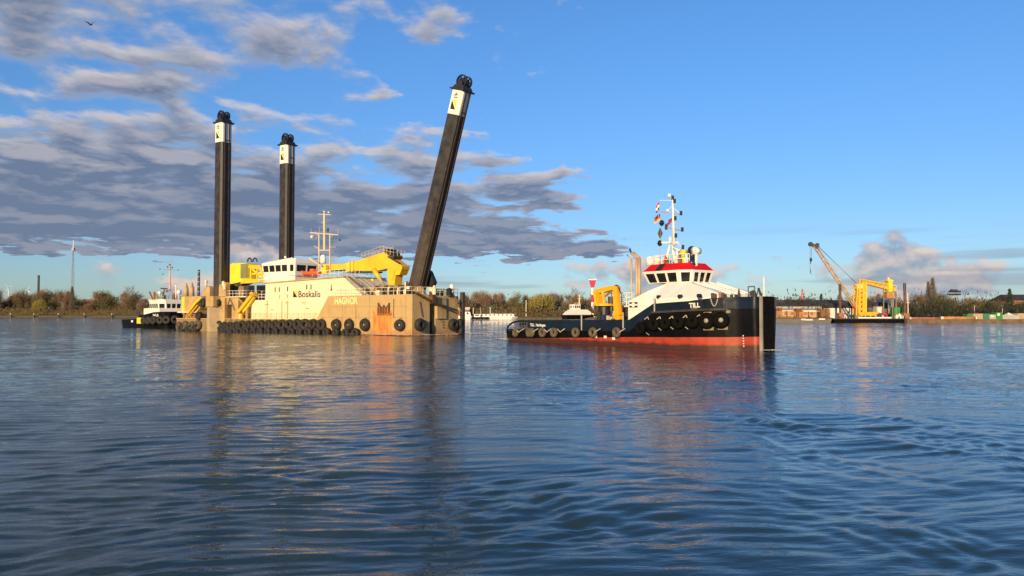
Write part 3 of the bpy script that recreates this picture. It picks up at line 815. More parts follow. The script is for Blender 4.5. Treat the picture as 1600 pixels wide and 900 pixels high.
# --- spud pillars
SW = 2.15
def spud(px, y, py_top, tilt_px=None, base_py=455.0):
    x, _ = D.S(px, base_py, y)
    if tilt_px:
        xt, zt_ = D.S(tilt_px, py_top, y); z0 = D.S(px, base_py, y)[1]; ang = math.atan2(xt - x, zt_ - z0); Ls = math.hypot(xt - x, zt_ - z0)
        x -= math.sin(ang) * 1.0; z0 -= math.cos(ang) * 1.0; Ls += 1.0
    else:
        ang = 0.0; z0 = -1.0; Ls = D.S(px, py_top, y)[1] - z0
    h = SW / 2; c = .28
    oct_ = [(-h + c, -h), (h - c, -h), (h, -h + c), (h, h - c), (h - c, h), (-h + c, h), (-h, h - c), (-h, -h + c)]
    bl = 3.45
    mb = MB(); mb.plan(oct_, 0, Ls - bl)
    sp = mb.build('spud_pillar', M['spud'], dr); sp.location = (x, y, z0); sp.rotation_euler = (0, ang, 0)
    mb = MB(); mb.plan([(a * 1.012, b * 1.012) for a, b in oct_], Ls - bl, Ls); mb.build('painted_band', M['white'], sp)
    for yy in (-.42, .42):      # guide rails on the bow-facing side
        mb = MB(); mb.box(h - .02, h + .16, yy - .10, yy + .10, 0, Ls); mb.build('guide_rail', M['rail_dark'], sp)
    mb = MB()
    for k in range(int(Ls / 1.9)): mb.box(h + .0, h + .10, -.34, .34, k * 1.9 + .5, k * 1.9 + .62)
    rk = mb.build('rack_teeth', M['rail_dark'], sp); rk['kind'] = 'stuff'
    for k in range(1, int((Ls - bl) / 4.6) + 1):
        mb = MB(); mb.plan([(a * 1.008, b * 1.008) for a, b in oct_], k * 4.6, k * 4.6 + .09); mb.build('weld_band', M['dark_metal'], sp)
    mb = MB(); mb.box(-h - .22, h + .22, -h - .22, h + .22, Ls, Ls + .22)
    mb.plan([(-h, -h), (h, -h), (h, h), (-h, h)], Ls + .22, Ls + .75, 0, [(-h * .75, -h * .85), (h * .75, -h * .85), (h * .75, h * .85), (-h * .75, h * .85)])
    mb.build('head_plate', M['black'], sp)
    for yy in (-.55, .55):      # two big rope sheaves
        mb = MB(); R = .95
        for a, b, r in ((R, .18, 0), (R * .5, .10, 0)):
            n = 20; vs = []; fs = []
            for i in range(n):
                t = 2 * math.pi * i / n
                for rr, w in ((a, -.14), (a, .14), (a - b, .14), (a - b, -.14)): vs.append((rr * math.cos(t), w, rr * math.sin(t)))
            for i in range(n):
                for j in range(4): fs.append((i * 4 + j, i * 4 + (j + 1) % 4, ((i + 1) % n) * 4 + (j + 1) % 4, ((i + 1) % n) * 4 + j))
            mb.add(vs, fs)
        for k in range(6):
            t = math.pi * k / 3; mb.beam((0, 0, 0), (R * .9 * math.cos(t), 0, R * .9 * math.sin(t)), .12, .18)
        mb.tube((0, -.22, 0), (0, .22, 0), .2, .2, 8)
        o = mb.build('sheave', M['black'], sp); o.location = (0, yy, Ls + 1.35)
        mb = MB()
        for sy in (-.24, .24): mb.prism([(-.55, Ls + .7), (.55, Ls + .7), (.18, Ls + 1.4), (-.18, Ls + 1.4)], yy + sy - .03, yy + sy + .03)
        mb.build('sheave_cheek', M['black'], sp)
    # emblem on the starboard face: triangle pair below a crown
    ye = -h * 1.012 - .012
    mb = MB(); zc_ = Ls - 2.05; mb.prism([(-.52, zc_ - .75), (.42, zc_ - .75), (-.52, zc_ + .55)], ye, ye + .01); mb.build('emblem_triangle', M['black'], sp)
    mb = MB(); mb.prism([(-.40, zc_ + .55), (.42, zc_ - .55), (.42, zc_ + .55)], ye, ye + .01); mb.build('emblem_triangle', M['lemon'], sp)
    mb = MB(); zc_ = Ls - 1.15
    mb.prism([(-.38, zc_), (.38, zc_), (.38, zc_ + .12), (-.38, zc_ + .12)], ye, ye + .01)
    arc = lambda cx, w, hh: [(cx + w * math.cos(math.pi * k / 8), zc_ + .2 + hh * math.sin(math.pi * k / 8)) for k in range(9)]
    for cx in (-.22, .22):
        o_ = arc(cx, .24, .36); i_ = arc(cx, .15, .26)
        for k in range(8): mb.prism([o_[k], o_[k + 1], i_[k + 1], i_[k]], ye, ye + .01)
    mb.prism([(-.05, zc_ + .2), (.05, zc_ + .2), (.05, zc_ + .75), (-.05, zc_ + .75)], ye, ye + .01)
    mb.prism([(-.14, zc_ + .60), (.14, zc_ + .60), (.14, zc_ + .67), (-.14, zc_ + .67)], ye, ye + .01)
    mb.build('emblem_crown', M['black'], sp)
    return x, y
sx1, sy1 = spud(346, 0.6, 194.5)
sx2, sy2 = spud(447, 10.8, 228.5)
yt = (ys0 + ys1) / 2 + .6
sx3, _ = spud(652.0, yt, 143, 722, 449)
# black hood and pale guide drums behind the tilted pillar
mb = MB(); mb.prism([D.S(*p, yt + 1.3) for p in ((664, 448), (676, 448), (679, 441), (672, 424), (665, 419))], yt + 1.2, yt + 1.9); mb.build('spud_guide', M['black'], dr)
mb = MB()
for px in (673.5, 678): x, z = D.S(px, 446, yt + 1.6); mb.tube((x, yt + 1.6, zb - 1.0), (x, yt + 1.6, z), .26, .26, 10)
mb.build('guide_drum', M['cream'], dr, True)
for yy in (yt - 1.75, yt + 1.3):
    mb = MB(); mb.prism([D.S(*p, yy) for p in ((640, 461), (664, 461), (657, 447), (648, 449))], yy, yy + .45); mb.build('spud_guide', M['tan_dark'], dr)

# --- near stern spud casing
h = SW / 2
cz = D.S(330, 478, -.6)[1]; cz2 = D.S(330, 461, -.6)[1]
xl_, xr_ = sx1 - 2.3, sx1 + 2.3
mb = MB(); mb.box(xl_, xr_, -.25, 3.4, -1.2, cz2 - .3); mb.build('spud_casing', M['tan'], dr)
xk, zk = D.S(325, 519, -1.7)
mb = MB(); mb.plan([(xk - 1.1, -.25), (xk - .6, -1.55), (xk + .55, -1.75), (xk + 1.35, -.25)], -1.2, D.S(325, 480, -1.7)[1]); mb.build('casing_nose', M['beige_paint'], dr)
mb = MB(); mb.box(xk - .95, xk + 1.35, -1.6, -.2, D.S(325, 479, -1.7)[1], D.S(325, 463, -1.7)[1]); mb.build('casing_head', M['tan'], dr)
# portal block with the dark opening forward of it
xp0 = xr_; xp1 = D.S(372, 480, .2)[0]; zp = D.S(355, 465, .2)[1]
xo0 = D.S(350, 485, .2)[0]; xo1 = D.S(362, 485, .2)[0]; zo = D.S(355, 476, .2)[1]
mb = MB(); mb.box(xp0, xo0, .2, 4.5, ZD, zp); mb.box(xo1, xp1, .2, 4.5, ZD, zp); mb.box(xo0, xo1, .2, 4.5, zo, zp); mb.box(xo0, xo1, 3.0, 4.5, ZD, zo)
pb = mb.build('portal_block', M['tan'], dr)
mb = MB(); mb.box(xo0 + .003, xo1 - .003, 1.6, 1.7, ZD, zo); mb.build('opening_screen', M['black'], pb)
mb = MB(); xq = D.S(386, 465, .0)[0]; mb.box(xr_ - .2, xq, -.2, 4.8, zp, zp + .16); mb.build('platform', M['cream'], pb)
mb = MB(); rail(mb, [(xr_ + .2, -.1, zp + .16), (xq - .1, -.1, zp + .16), (xq - .1, 4, zp + .16)], 1.0, 1.0, .035); mb.build('railing', M['white'], pb)
mb = MB(); mb.beam((xq - .4, .3, ZD), (xq - .4, .3, zp), .3); mb.beam((xp1, .3, zp - .2), (xq - .4, .3, zp - 1.6), .2); mb.build('post', M['tan'], pb)
mb = MB(); mb.beam((xp1 - .8, .1, zp - 2.2), (xp1 - 2.1, .1, zp - .3), .22); mb.beam((xp0 + .9, .1, zp - .1), (xp0 + .35, .1, zp - 1.3), .2); mb.build('brace', M['tan_dark'], pb)
# hydraulic guide arms around the spud
for a, b, c in (((317, 463), (319, 452), (327, 447)), ((341, 463), (344, 445), (352, 441))):
    p = [D.S(*q, -.3) for q in (a, b, c)]
    e = D.S(c[0] + 2, a[1], -.3)
    mb = MB(); mb.prism([p[0], e, (e[0], p[2][1] - .3), p[2], p[1]], -.45, .35); mb.build('guide_arm', M['tan'], dr)
mb = MB(); a = D.S(349, 440, -.5); b = D.S(352, 453, -.5); mb.tube((a[0], -.55, a[1]), (b[0], -.55, b[1]), .26, .26, 8); a = D.S(322, 440, -.2); mb.tube((a[0], -.2, a[1] - 1), (a[0], -.2, a[1]), .2, .2, 8); mb.ball((a[0], -.2, a[1]), .3); mb.build('cylinder', M['cream'], dr, True)
mb = MB(); mb.box(sx1 - 1.9, sx1 + 1.9, 1.85, 2.6, zp, zp + 2.6); mb.box(sx1 + 1.2, sx1 + 2.6, 0.5, 2.4, zp, zp + 2.0); mb.build('spud_clamp', M['black'], dr)
clutter('c', [362, 368, 375, 381], 2.6, zp + .16, .8, 1.7, ['tan', 'dark_metal', 'rust_dark', 'black'], dr, .5)
# stern block, its posts and the slewing crane lying on it
xs0, zs0 = D.S(284, 465, .4); xs1, _ = D.S(312, 465, .4)
mb = MB(); mb.box(xs0, xs1, .5, 6.5, ZD + .9, zs0 + .2); mb.box(xs0 + .4, xs1, .9, 6.5, ZD + .14, ZD + .9); sb = mb.build('stern_house', M['tan'], dr)
mb = MB(); mb.box(xs0 - .08, xs0 + .9, .42, .49, ZD + 1.4, zs0 + .15); mb.box(xs0 - .08, xs0 - .003, .42, 6, ZD + 1.4, zs0 + .15); mb.build('yellow_panel', M['lemon'], sb)
mb = MB(); mb.box(xs0 - .6, xs1, -.1, .5, ZD + 1.15, ZD + 1.35); mb.build('walkway', M['cream'], sb)
for px, pt in ((291, 444), (300, 443)):
    x, z = D.S(px, pt, 1.5); mb = MB(); mb.tube((x, 1.5, zs0 + .2), (x, 1.5, z - .6), .48, .40, 10); mb.tube((x, 1.5, z - .6), (x, 1.5, z + .2), .30, .12, 10); mb.build('ventilator', M['tan'], sb, True)
mb = MB(); a = D.S(295, 489, -.3); b = D.S(308, 472, -.3); c = D.S(316, 465, -.3)
mb.beam((a[0], -.3, a[1]), (b[0], -.3, b[1]), .55, .5); mb.beam((b[0], -.3, b[1]), (c[0], -.3, c[1]), .5, .45); mb.beam((a[0] + .4, -.5, a[1] - .5), (b[0] + .5, -.5, b[1] - .6), .2); mb.build('stern_crane', M['yellow'], dr)
for k, (px, py) in enumerate(((288, 494), (294, 494), (300, 492), (304, 495))):
    x, z = D.S(px, py, .2); mb = MB(); mb.tube((x, .2, ZD + .14), (x, .2, ZD + 1.1), .2 + .06 * k, .2, 8); mb.build('bollard', M['rust' if k % 2 else 'tan_dark'], dr)
# forward deck crane
mb = MB(); x, z = D.S(376, 492, .3); mb.tube((x, .35, ZD + .14), (x, .35, z + .2), .55, .45, 12); cr = mb.build('deck_crane', M['crane_orange'], dr)
mb = MB(); a = D.S(374, 487, .1); b = D.S(396, 459, .1); mb.beam((a[0], .1, a[1]), (b[0], .1, b[1]), .5, .55); mb.build('jib', M['yellow'], cr)
mb = MB(); a = D.S(381, 488, .5); b = D.S(398, 463, .5); mb.beam((a[0], .5, a[1]), (b[0], .5, b[1]), .42); mb.tube((a[0] + .3, .2, a[1]), (b[0] - 1.2, .2, b[1] - 1.6), .14); mb.build('jib', M['lemon'], cr)
mb = MB(); a = D.S(394, 460, .1); mb.box(a[0] - .35, a[0] + .5, -.15, .8, a[1] - .3, a[1] + .35); mb.build('jib_head', M['yellow'], cr)
# bucket of the excavator parked above the after deck
YK = 1.3
K = lambda px, py, y=YK: D.S(px, py, y)
mb = MB(); mb.prism([K(*p) for p in ((359.5, 444), (359.5, 413.5), (364, 411), (386, 411), (386, 437), (378, 440))], YK, YK + 2.0); bk = mb.build('excavator_bucket', M['lemon'], dr)
mb = MB(); mb.prism([K(*p, YK - .03) for p in ((376, 435), (376, 412.5), (385.8, 411.5), (385.8, 436))], YK - .06, YK - .002); mb.build('olive_panel', M['olive_grey'], bk)  # thin olive panel over the forward part of the bucket side
mb = MB(); mb.prism([K(*p) for p in ((360, 444.2), (378, 440.2), (386, 437.2), (380, 443), (369, 448))], YK + .2, YK + 1.8); mb.build('bucket_lip', M['dark_metal'], bk)
mb = MB(); mb.prism([K(*p) for p in ((376, 443), (381, 434.5), (412, 437), (412, 440.5), (390, 442.5))], YK - .1, YK + .6); mb.prism([K(*p) for p in ((388, 419), (389, 413.5), (406, 415), (412, 422), (412, 430), (405, 421))], YK, YK + .8); mb.build('linkage', M['yellow'], bk)
mb = MB()
for p, q in (((392, 420), (411, 436)), ((400, 418), (400, 437)), ((408, 420), (408, 437)), ((392, 428), (410, 426)), ((390, 420), (390, 436))):
    a = K(*p); b = K(*q); mb.beam((a[0], YK + .3, a[1]), (b[0], YK + .3, b[1]), .26)
mb.build('linkage', M['lemon'], bk)
mb = MB()
for px in (386, 394.5):
    pts = [(K(px + 3.2 * math.cos(t), 409 - 6 * math.sin(t))[0], YK + .5, K(px + 3.2 * math.cos(t), 409 - 6 * math.sin(t))[1]) for t in [math.pi * k / 8 for k in range(9)]]
    mb.path(pts, .12, 6)
mb.build('hose_loop', M['black'], bk)
mb = MB(); mb.prism([K(*p) for p in ((368, 462), (384, 462), (378, 447), (371, 446))], YK + .3, YK + 1.4); mb.build('bucket_stand', M['tan_dark'], dr)
mb = MB(); a = K(384, 446); mb.box(a[0] - .6, a[0] + .8, YK, YK + 1.2, zp + .16, a[1]); mb.build('winch', M['dark_metal'], dr)
# far stern spud tower hidden mostly by the house
mb = MB(); mb.box(sx2 - 2, sx2 + 2, 8.6, BW + .4, -1, 6.0); mb.build('spud_casing', M['tan'], dr)
# flat after deck things left of the house
mb = MB(); a = D.S(401, 446, 6); b = D.S(414, 446, 6); mb.box(a[0], b[0], 6, 9, ZD, a[1]); mb.build('stores_house', M['beige_paint'], dr)
mb = MB(); rail(mb, [(xL, YH + .1, zL), (xA - .2, YH + .1, zL)], .95, .8, .035); mb.build('railing', M['white'], house)

# --- tyre fenders
TA = tire_mesh('tyre', .98, .36, M['rubber']); TB = tire_mesh('tyre', .85, .34, M['rubber']); TC = tire_mesh('tyre', .92, .36, M['rubber_mud']); TG = tire_mesh('tyre', 1.0, .42, M['rubber'])
HUB = None
def tyre(me, px, py, y, tw=0.0, par=dr, fr=None, out=0.34):
    fr = fr or D
    x, z = fr.S(px, py, y - out)
    k = random.uniform(.88, 1.06)
    if py < 512 and par is dr and me is not TC:
        mb = MB()
        for sx in (-.28, .28): mb.tube((x + sx, y - out - .05, z + .55), (x + sx * .5, y - .06, max(z + 1.0, ZD + .1)), .035, .035, 4)
        mb.build('tyre_chain', M['rust_dark'], par)
    return link('tyre', me, par, (x + random.uniform(-.06, .06), y - out, z + random.uniform(-.12, .08)), (random.uniform(-.12, .12), random.uniform(0, 3), tw + random.uniform(-.16, .16)), (k, random.uniform(.85, 1.15), k))
px = 342.0; k = 0
while px < 505:
    tyre(TB if px < 372 else TA, px, 508.5 - (px - 340) * .008, 0.0); px += 8.6 + (px - 342) * .030; k += 1
for px in (525, 545, 569.5): tyre(TG, px, 507.3, 0.0)
t = tyre(TG, 624.5, 507.5, 0.0)
for (tx, py) in ((545, 507.3), (569.5, 507.3), (624.5, 507.5), (525, 507.3)):
    x, z = D.S(tx, py, -.3); mb = MB(); mb.ball((x, -.25, z), .26, 8, 5); mb.build('tyre_hub', M['grey_metal'], dr, True)
for px, xo in ((656.5, .55), (708.5, .75)):
    y, z = D.Fr(px, 507.5, xo); link('tyre', TG, dr, (xo, y, z), (0, 0, math.pi / 2))
y, z = D.Fr(721, 506, .9); link('tyre', TB, dr, (.8, y - .1, z), (0, 0, math.pi / 2 + .5))
y, z = D.Fr(722, 517, .9); link('tyre', TB, dr, (.8, y - .1, z), (0, 0, math.pi / 2 + .5))
px = 345.0
while px < 560:
    tyre(TB, px, 517.5 + (px - 345) * .012, 0.0, 0.0, dr, None, .62); px += 9.5 + (px - 345) * .032
for px in (279.5, 289, 299, 309): tyre(TC, px, 508.5, 0.0)
for px, py in ((316.5, 473), (339.5, 473)): tyre(TB, px, py, -.3)
tyre(TB, 311, 493, .2)
for px in (283, 294, 304): tyre(TB, px, 514.5, 0.0, 0.0, dr, None, .6)

# ================================================================== tugs
def lerp_tab(tab, x):
    for a, b in zip(tab, tab[1:]):
        if a[0] >= x >= b[0] or a[0] <= x <= b[0]:
            t = (x - a[0]) / (b[0] - a[0]) if b[0] != a[0] else 0
            return [p + (q - p) * t for p, q in zip(a[1:], b[1:])]
    return list(tab[-1][1:]) if abs(x - tab[-1][0]) < abs(x - tab[0][0]) else list(tab[0][1:])
class Hull:
    """stations: (x, half breadth at rail, half breadth at waterline, rail z, boot-top z, rubbing-strake z)"""
    def __init__(s, tab, n=44):
        s.tab = tab; s.xs = []
        x0, x1 = tab[0][0], tab[-1][0]
        for i in range(n + 1): s.xs.append(x0 + (x1 - x0) * i / n)
        s.xs = sorted(set(s.xs) | {t[0] for t in tab}, reverse=True)
    def hb(s, x, z):
        bt, bw, zt, zr, zk = lerp_tab(s.tab, x)
        t = max(0, min(1, z / zt)); return bw + (bt - bw) * t ** 0.9
    def build(s, par, mats, bul=0.95, deckm='deck_grey'):
        mb = MB(); rows = 7
        for sg in (-1, 1):
            b = len(mb.v); nn = len(s.xs)
            for x in s.xs:
                bt, bw, zt, zr, zk = lerp_tab(s.tab, x)
                for z in (-1.4, 0, zr * .999, zr, zk, zk + .001, zt): mb.v.append((x, sg * (s.hb(x, z) if z > 0 else bw * (.97 if z < 0 else 1)), z))
            for i in range(nn - 1):
                for r, m in ((0, 2), (1, 2), (3, 1), (5, 0)):
                    q = (b + i * rows + r, b + (i + 1) * rows + r, b + (i + 1) * rows + r + 1, b + i * rows + r + 1)
                    mb.f.append(q if sg < 0 else q[::-1]); mb.m.append(m)
        nn = len(s.xs)
        for e in (0, nn - 1):
            for r, m in ((0, 2), (1, 2), (3, 1), (5, 0)):
                a = e * rows + r; c = nn * rows + e * rows + r
                mb.f.append((a, c, c + 1, a + 1)); mb.m.append(m)
        h = mb.build('hull', mats, par)
        ns = len(mb.f) - 8
        for i_, p_ in enumerate(h.data.polygons): p_.use_smooth = i_ < ns
        # inside of the bulwark, cap rail and deck
        mb = MB()
        for sg in (-1, 1):
            for x, x2 in zip(s.xs, s.xs[1:]):
                a = lerp_tab(s.tab, x); c = lerp_tab(s.tab, x2)
                p = [(x, sg * (a[0] - .14), a[2] - bul), (x2, sg * (c[0] - .14), c[2] - bul), (x2, sg * (c[0] - .14), c[2]), (x, sg * (a[0] - .14), a[2])]
                mb.add(p, [(0, 1, 2, 3)], 0)
                mb.add([(x, sg * a[0], a[2]), (x2, sg * c[0], c[2]), (x2, sg * (c[0] - .14), c[2]), (x, sg * (a[0] - .14), a[2])], [(0, 1, 2, 3)], 0)
        mb.build('bulwark', mats[0], h)
        mb = MB()
        for x, x2 in zip(s.xs, s.xs[1:]):
            a = lerp_tab(s.tab, x); c = lerp_tab(s.tab, x2)
            mb.add([(x, -a[0] + .1, a[2] - bul), (x2, -c[0] + .1, c[2] - bul), (x2, c[0] - .1, c[2] - bul), (x, a[0] - .1, a[2] - bul)], [(0, 1, 2, 3)])
        mb.build('deck', M[deckm], h)
        return h

# ---- the black workboat in front
bxx, byy = on_water(1198.5, 547.8)
T = Frame(bxx, byy, 55.0)
tg = T.root('tugboat')
tag(tg, 'black tugboat with red waterline, white wheelhouse with red roof and yellow deck crane', 'tugboat')
# rail heights read off the near side
BH = 4.7
def rz(px, py, hb_): return T.S(px, py, -hb_)
st_x = T.S(790.5, 530, -BH * .93)[0]
xb_, zb_ = T.S(983, 499.5, -BH)          # where the bulwark starts to climb
xc_, zc_ = T.S(1020.5, 474.5, -BH)
xd_, zd_ = T.S(1100, 468.7, -4.3)
z_bow = T.Fr(1198, 463.8, 0)[1]
zq_ = T.S(896, 501.3, -BH)[1]
x_h0 = T.S(824, 503, -BH)[0]
rub = lambda px, py, b: T.S(px, py, -b)[1]
zk_bow = rub(1170, 482, 1.6); zk_mid = rub(1020, 488.5, BH)
zr_bow = T.Fr(1192, 526, 0)[1]; zr_mid = T.S(1000, 527.3, -BH)[1]; zr_st = T.S(815, 528.3, -BH)[1]
z1060 = T.S(1060, 471, -BH)[1]
tab = [(0.0, 0.80, 0.76, z_bow, zr_bow, zk_bow), (-0.35, 1.75, 1.5, z_bow, zr_bow, zk_bow), (-0.9, 2.7, 2.35, z_bow - .02, zr_bow - .02, zk_bow - .02),
       (-1.8, 3.5, 3.1, z_bow - .06, zr_bow - .04, zk_bow - .03), (-3.1, 4.1, 3.75, z_bow - .15, zr_bow - .07, zk_bow - .08), (-4.6, 4.5, 4.2, z1060 + .03, zr_bow - .1, (zk_bow + zk_mid) / 2),
       (-6.4, BH, 4.5, z1060 - .06, zr_mid + .12, zk_mid + .08),
       (xc_, BH, BH - .08, zc_, zr_mid + .08, zk_mid), (xb_, BH, BH - .05, zb_, zr_mid, zb_ - 1.1), (x_h0, BH, BH - .05, zq_, zr_st, zq_ - 1.15), (x_h0 - .01, BH, BH - .05, 1.35, zr_st, 1.1), (st_x + 1.2, BH * .985, BH * .96, 1.35, zr_st - .05, 1.1), (st_x, BH * .93, BH * .88, 1.3, zr_st - .08, 1.05)]
TH = Hull(tab, 90)
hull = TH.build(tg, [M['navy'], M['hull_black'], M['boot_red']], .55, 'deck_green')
def hp(px, py, out=0.0):
    """point on the starboard hull seen at a photo pixel"""
    b = BH
    for _ in range(12):
        x, z = T.S(px, py, -b); b = TH.hb(x, z)
    return x, -b - out, z
# rubbing strake, stern hoop rails, bow post
mb = MB()
pts = [hp(px, py, .06) for px, py in ((1019, 488.5), (1050, 486.5), (1080, 485), (1110, 483.8), (1140, 483.0), (1165, 482.5))]
mb.path(pts, .11, 6); mb.build('rubbing_strake', M['dark_metal'], hull)
for sg in (-1, 1):
    mb = MB(); p = []
    for k in range(9):
        t = math.pi / 2 * k / 8
        p.append((x_h0 + (st_x + .5 - x_h0) * (0.30 + .70 * math.sin(t)), sg * (BH - .2), 1.35 + (zq_ - 1.45) * math.cos(t)))
    mb.path([(x_h0, sg * (BH - .2), zq_ - .08)] + p, .11, 6); mb.build('stern_rail', M['navy'], hull)
mb = MB(); p = hp(824, 515, -.1); mb.tube((p[0], p[1], 1.3), (p[0], p[1], zq_), .07); mb.build('post', M['white'], hull)
mb = MB(); mb.box(st_x - .35, st_x + .1, -BH * .85, BH * .85, -.3, 1.15); mb.build('stern_fender', M['rubber'], hull)
mb = MB(); mb.box(-.02, .26, -.74, .74, -.8, z_bow + .03); mb.build('bow_fender', M['bow_rubber'], hull)
mb = MB(); mb.box(-.1, .18, -.92, -.75, -.3, z_bow + .08); mb.build('bow_post', M['grey_metal'], hull)
for k in range(5):
    z = .35 + .22 * k; mb = MB(); x = -.75; b = TH.hb(x, z); mb.box(x - .09, x + .09, -b - .02, -b, z, z + .10); mb.build('draught_mark', M['white'], hull)
# vertical fender pipes on the hull side
for px, y0, y1 in ((909.5, 491, 516), (974.5, 491, 513), (1023.5, 466, 489.5)):
    a = hp(px, y1, .07); b = hp(px, y0 + 6, .07); x, z = T.S(px, y0, a[1]); mb = MB(); mb.tube(a, (a[0], a[1], z), .075); mb.build('fender_pipe', M['grey_metal'], hull)

# --- superstructure
YS = -(BH - .16)
Q = lambda px, py, y=YS: T.S(px, py, y)
xa, za = Q(982, 470); xw, zw = Q(1011, 455)
yW = -2.05                                    # wheelhouse side
wx0, wzs = T.S(1013, 441, yW); wx1, _ = T.S(1061, 440.5, yW)
zdeck = wzs - .10
xf_end = -2.5; zf_end = z_bow + .12
secs = []
def sec(x, hb_, zt, inn, iy=None):
    iy = inn * .9 if iy is None else iy
    zlo = max(lerp_tab(tab, x)[2] - .9, 0.8)
    return [(x, -hb_, zlo), (x, -hb_, zt - inn), (x, -hb_ + iy, zt), (x, hb_ - iy, zt), (x, hb_, zt - inn), (x, hb_, zlo)]
hbx = lambda x: lerp_tab(tab, x)[0]
xi = wx0 - .1
iyw = BH - .3 + yW - .15
secs = [sec(xa, BH - .16, za, .05), sec(xw, BH - .16, zw, .05), sec(max(xi, xw + .3), BH - .3, zdeck - .25, 1.3, iyw * .8), sec(max(xi, xw + .3) + .05, BH - .3, zdeck, 1.5, iyw),
        sec(wx1 + .2, BH - .35, zdeck, 1.5, iyw), sec(wx1 + 1.4, BH - .45, zdeck - .15, 1.35, iyw - .1), sec(-4.0, 3.75, (zdeck + zf_end) / 2 - .1, .8, 1.2), sec(xf_end, hbx(xf_end) - .9, zf_end + .1, .2)]
vs = [p for s_ in secs for p in s_]; fs = []
for i in range(len(secs) - 1):
    for j in range(5): fs.append((i * 6 + j, (i + 1) * 6 + j, (i + 1) * 6 + j + 1, i * 6 + j + 1))
fs += [tuple(range(5, -1, -1)), tuple(len(vs) - 6 + j for j in range(6))]
mb = MB(); mb.add(vs, fs); sup = mb.build('superstructure', M['white'], tg)
# ribs on the sloping front
for yy in (-1.5, -.5, .6, 1.6):
    mb = MB(); mb.beam((wx1 + 1.4, yy, zdeck - .05), (xf_end - .1, yy * .9, zf_end + .2), .08, .12); mb.build('handrail', M['white'], sup)
for px, py in ((1028, 464), (1061, 463), (1091, 462)):
    x, z = T.S(px, py, -BH + .3); mb = MB(); mb.tube((x, -BH + .6, z), (x, -BH + .26, z), .17, .17, 12); mb.build('porthole', M['black'], sup)
# owner's flag panel
xq, zq = Q(983.5, 480.5, YS - .02); xq2, zq2 = Q(996, 472, YS - .02)
mb = MB(); mb.box(xq, xq2, YS - .03, YS - .002, zq, zq2); pn = mb.build('flag_panel', M['black'], sup)
mb = MB(); mb.box(xq, xq2, YS - .04, YS - .031, (zq + zq2) / 2 - .08, (zq + zq2) / 2 + .08); mb.build('stripe', M['white'], pn)
mb = MB(); mb.tube(((xq + xq2) / 2, YS - .05, (zq + zq2) / 2), ((xq + xq2) / 2, YS - .041, (zq + zq2) / 2), .24, .24, 12); mb.build('emblem_disc', M['white'], pn)
# wheelhouse
zs = T.S(1062, 440, yW)[1] + .0; zh = T.S(1062, 425.5, yW)[1]; zt = zh + .16
L_ = wx1 - wx0; wy = -yW
bot = [(wx0, -wy), (wx1, -wy), (wx1 + .85, -wy + .8), (wx1 + .85, wy - .8), (wx1, wy), (wx0, wy)]
topw = [(wx0 - .45, -wy - .32), (wx1 + .15, -wy - .32), (wx1 + 1.15, -wy + .62), (wx1 + 1.15, wy - .62), (wx1 + .15, wy + .32), (wx0 - .45, wy + .32)]
wh = cabin(tg, bot, topw, zdeck - .05, zs, zh, zt, [3, 1, 3, 1, 3, 0], M['white'], .22, 'wheelhouse')
cx_ = wx0 + L_ * .5
rtop = [((x - cx_) * .78 + cx_, y * .74) for x, y in topw]
z_r = T.S(1050, 413.5, yW)[1] + .15
mb = MB(); mb.plan([(x * 1.0, y) for x, y in topw], zt, zt + .06); mb.build('roof_edge', M['white'], wh)
mb = MB(); mb.plan(topw, zt + .06, z_r, 0, rtop); rf = mb.build('roof', M['roof_red'], wh)
def roofpt(s, t, out=.02):
    a = Vector((*topw[0], zt + .06)).lerp(Vector((*topw[1], zt + .06)), s); b = Vector((*rtop[0], z_r)).lerp(Vector((*rtop[1], z_r)), s)
    p = a.lerp(b, t); return p + Vector((0, -.03, .02))
mb = MB(); mb.slab(roofpt(.36, .02), roofpt(.54, .02), roofpt(.54, .98), roofpt(.36, .98), .015); mb.build('black_panel', M['black'], rf)
# interior things behind glass would not show; roof gear
YR = -.5
R_ = lambda px, py, y=YR: (T.S(px, py, y)[0], y, T.S(px, py, y)[1])
for px in (1016, 1026):
    mb = MB(); a = R_(px, 409, -1.0); mb.tube((a[0], -1.0, z_r), (a[0], -1.0, z_r + .75), .38, .38, 12); mb.ball((a[0], -1.0, z_r + .75), .38, 12, 6, 0, .5); mb.build('liferaft_canister', M['white'], wh, True)
mb = MB(); rail(mb, [(rtop[0][0] + .2, rtop[0][1] + .15, z_r), (rtop[1][0] - .2, rtop[1][1] + .15, z_r), (rtop[2][0] - .2, rtop[2][1] + .15, z_r)], .85, 1.0, .03); mb.build('railing', M['white'], wh)
a = R_(1068, 404); mb = MB(); mb.tube((a[0], YR, z_r), (a[0], YR, z_r + .5), .35, .3, 10); mb.tube((a[0], YR, z_r + .5), (a[0], YR, z_r + .85), .18, .18, 8); mb.tube((a[0] - .4, YR, z_r + 1.05), (a[0] + .35, YR - .1, z_r + 1.05), .26, .26, 10); mb.build('searchlight', M['lemon'], wh, True)
a = R_(1081, 404); mb = MB(); mb.tube((a[0], YR, z_r - .2), (a[0], YR, z_r + .35), .62, .35, 12); mb.tube((a[0], YR, z_r + .35), (a[0], YR, z_r + 1.1), .34, .36, 12); mb.ball((a[0], YR, z_r + 1.2), .40, 12, 8); mb.build('fire_monitor', M['navy_paint'], wh, True)
a = R_(1088, 399); mb = MB(); mb.tube((a[0], YR, z_r - .3), (a[0], YR, z_r + .8), .14, .14, 8); mb.tube((a[0] - .05, YR - .35, z_r + 1.1), (a[0] + .05, YR + .4, z_r + 1.1), .36, .30, 12); mb.build('searchlight', M['white'], wh, True)
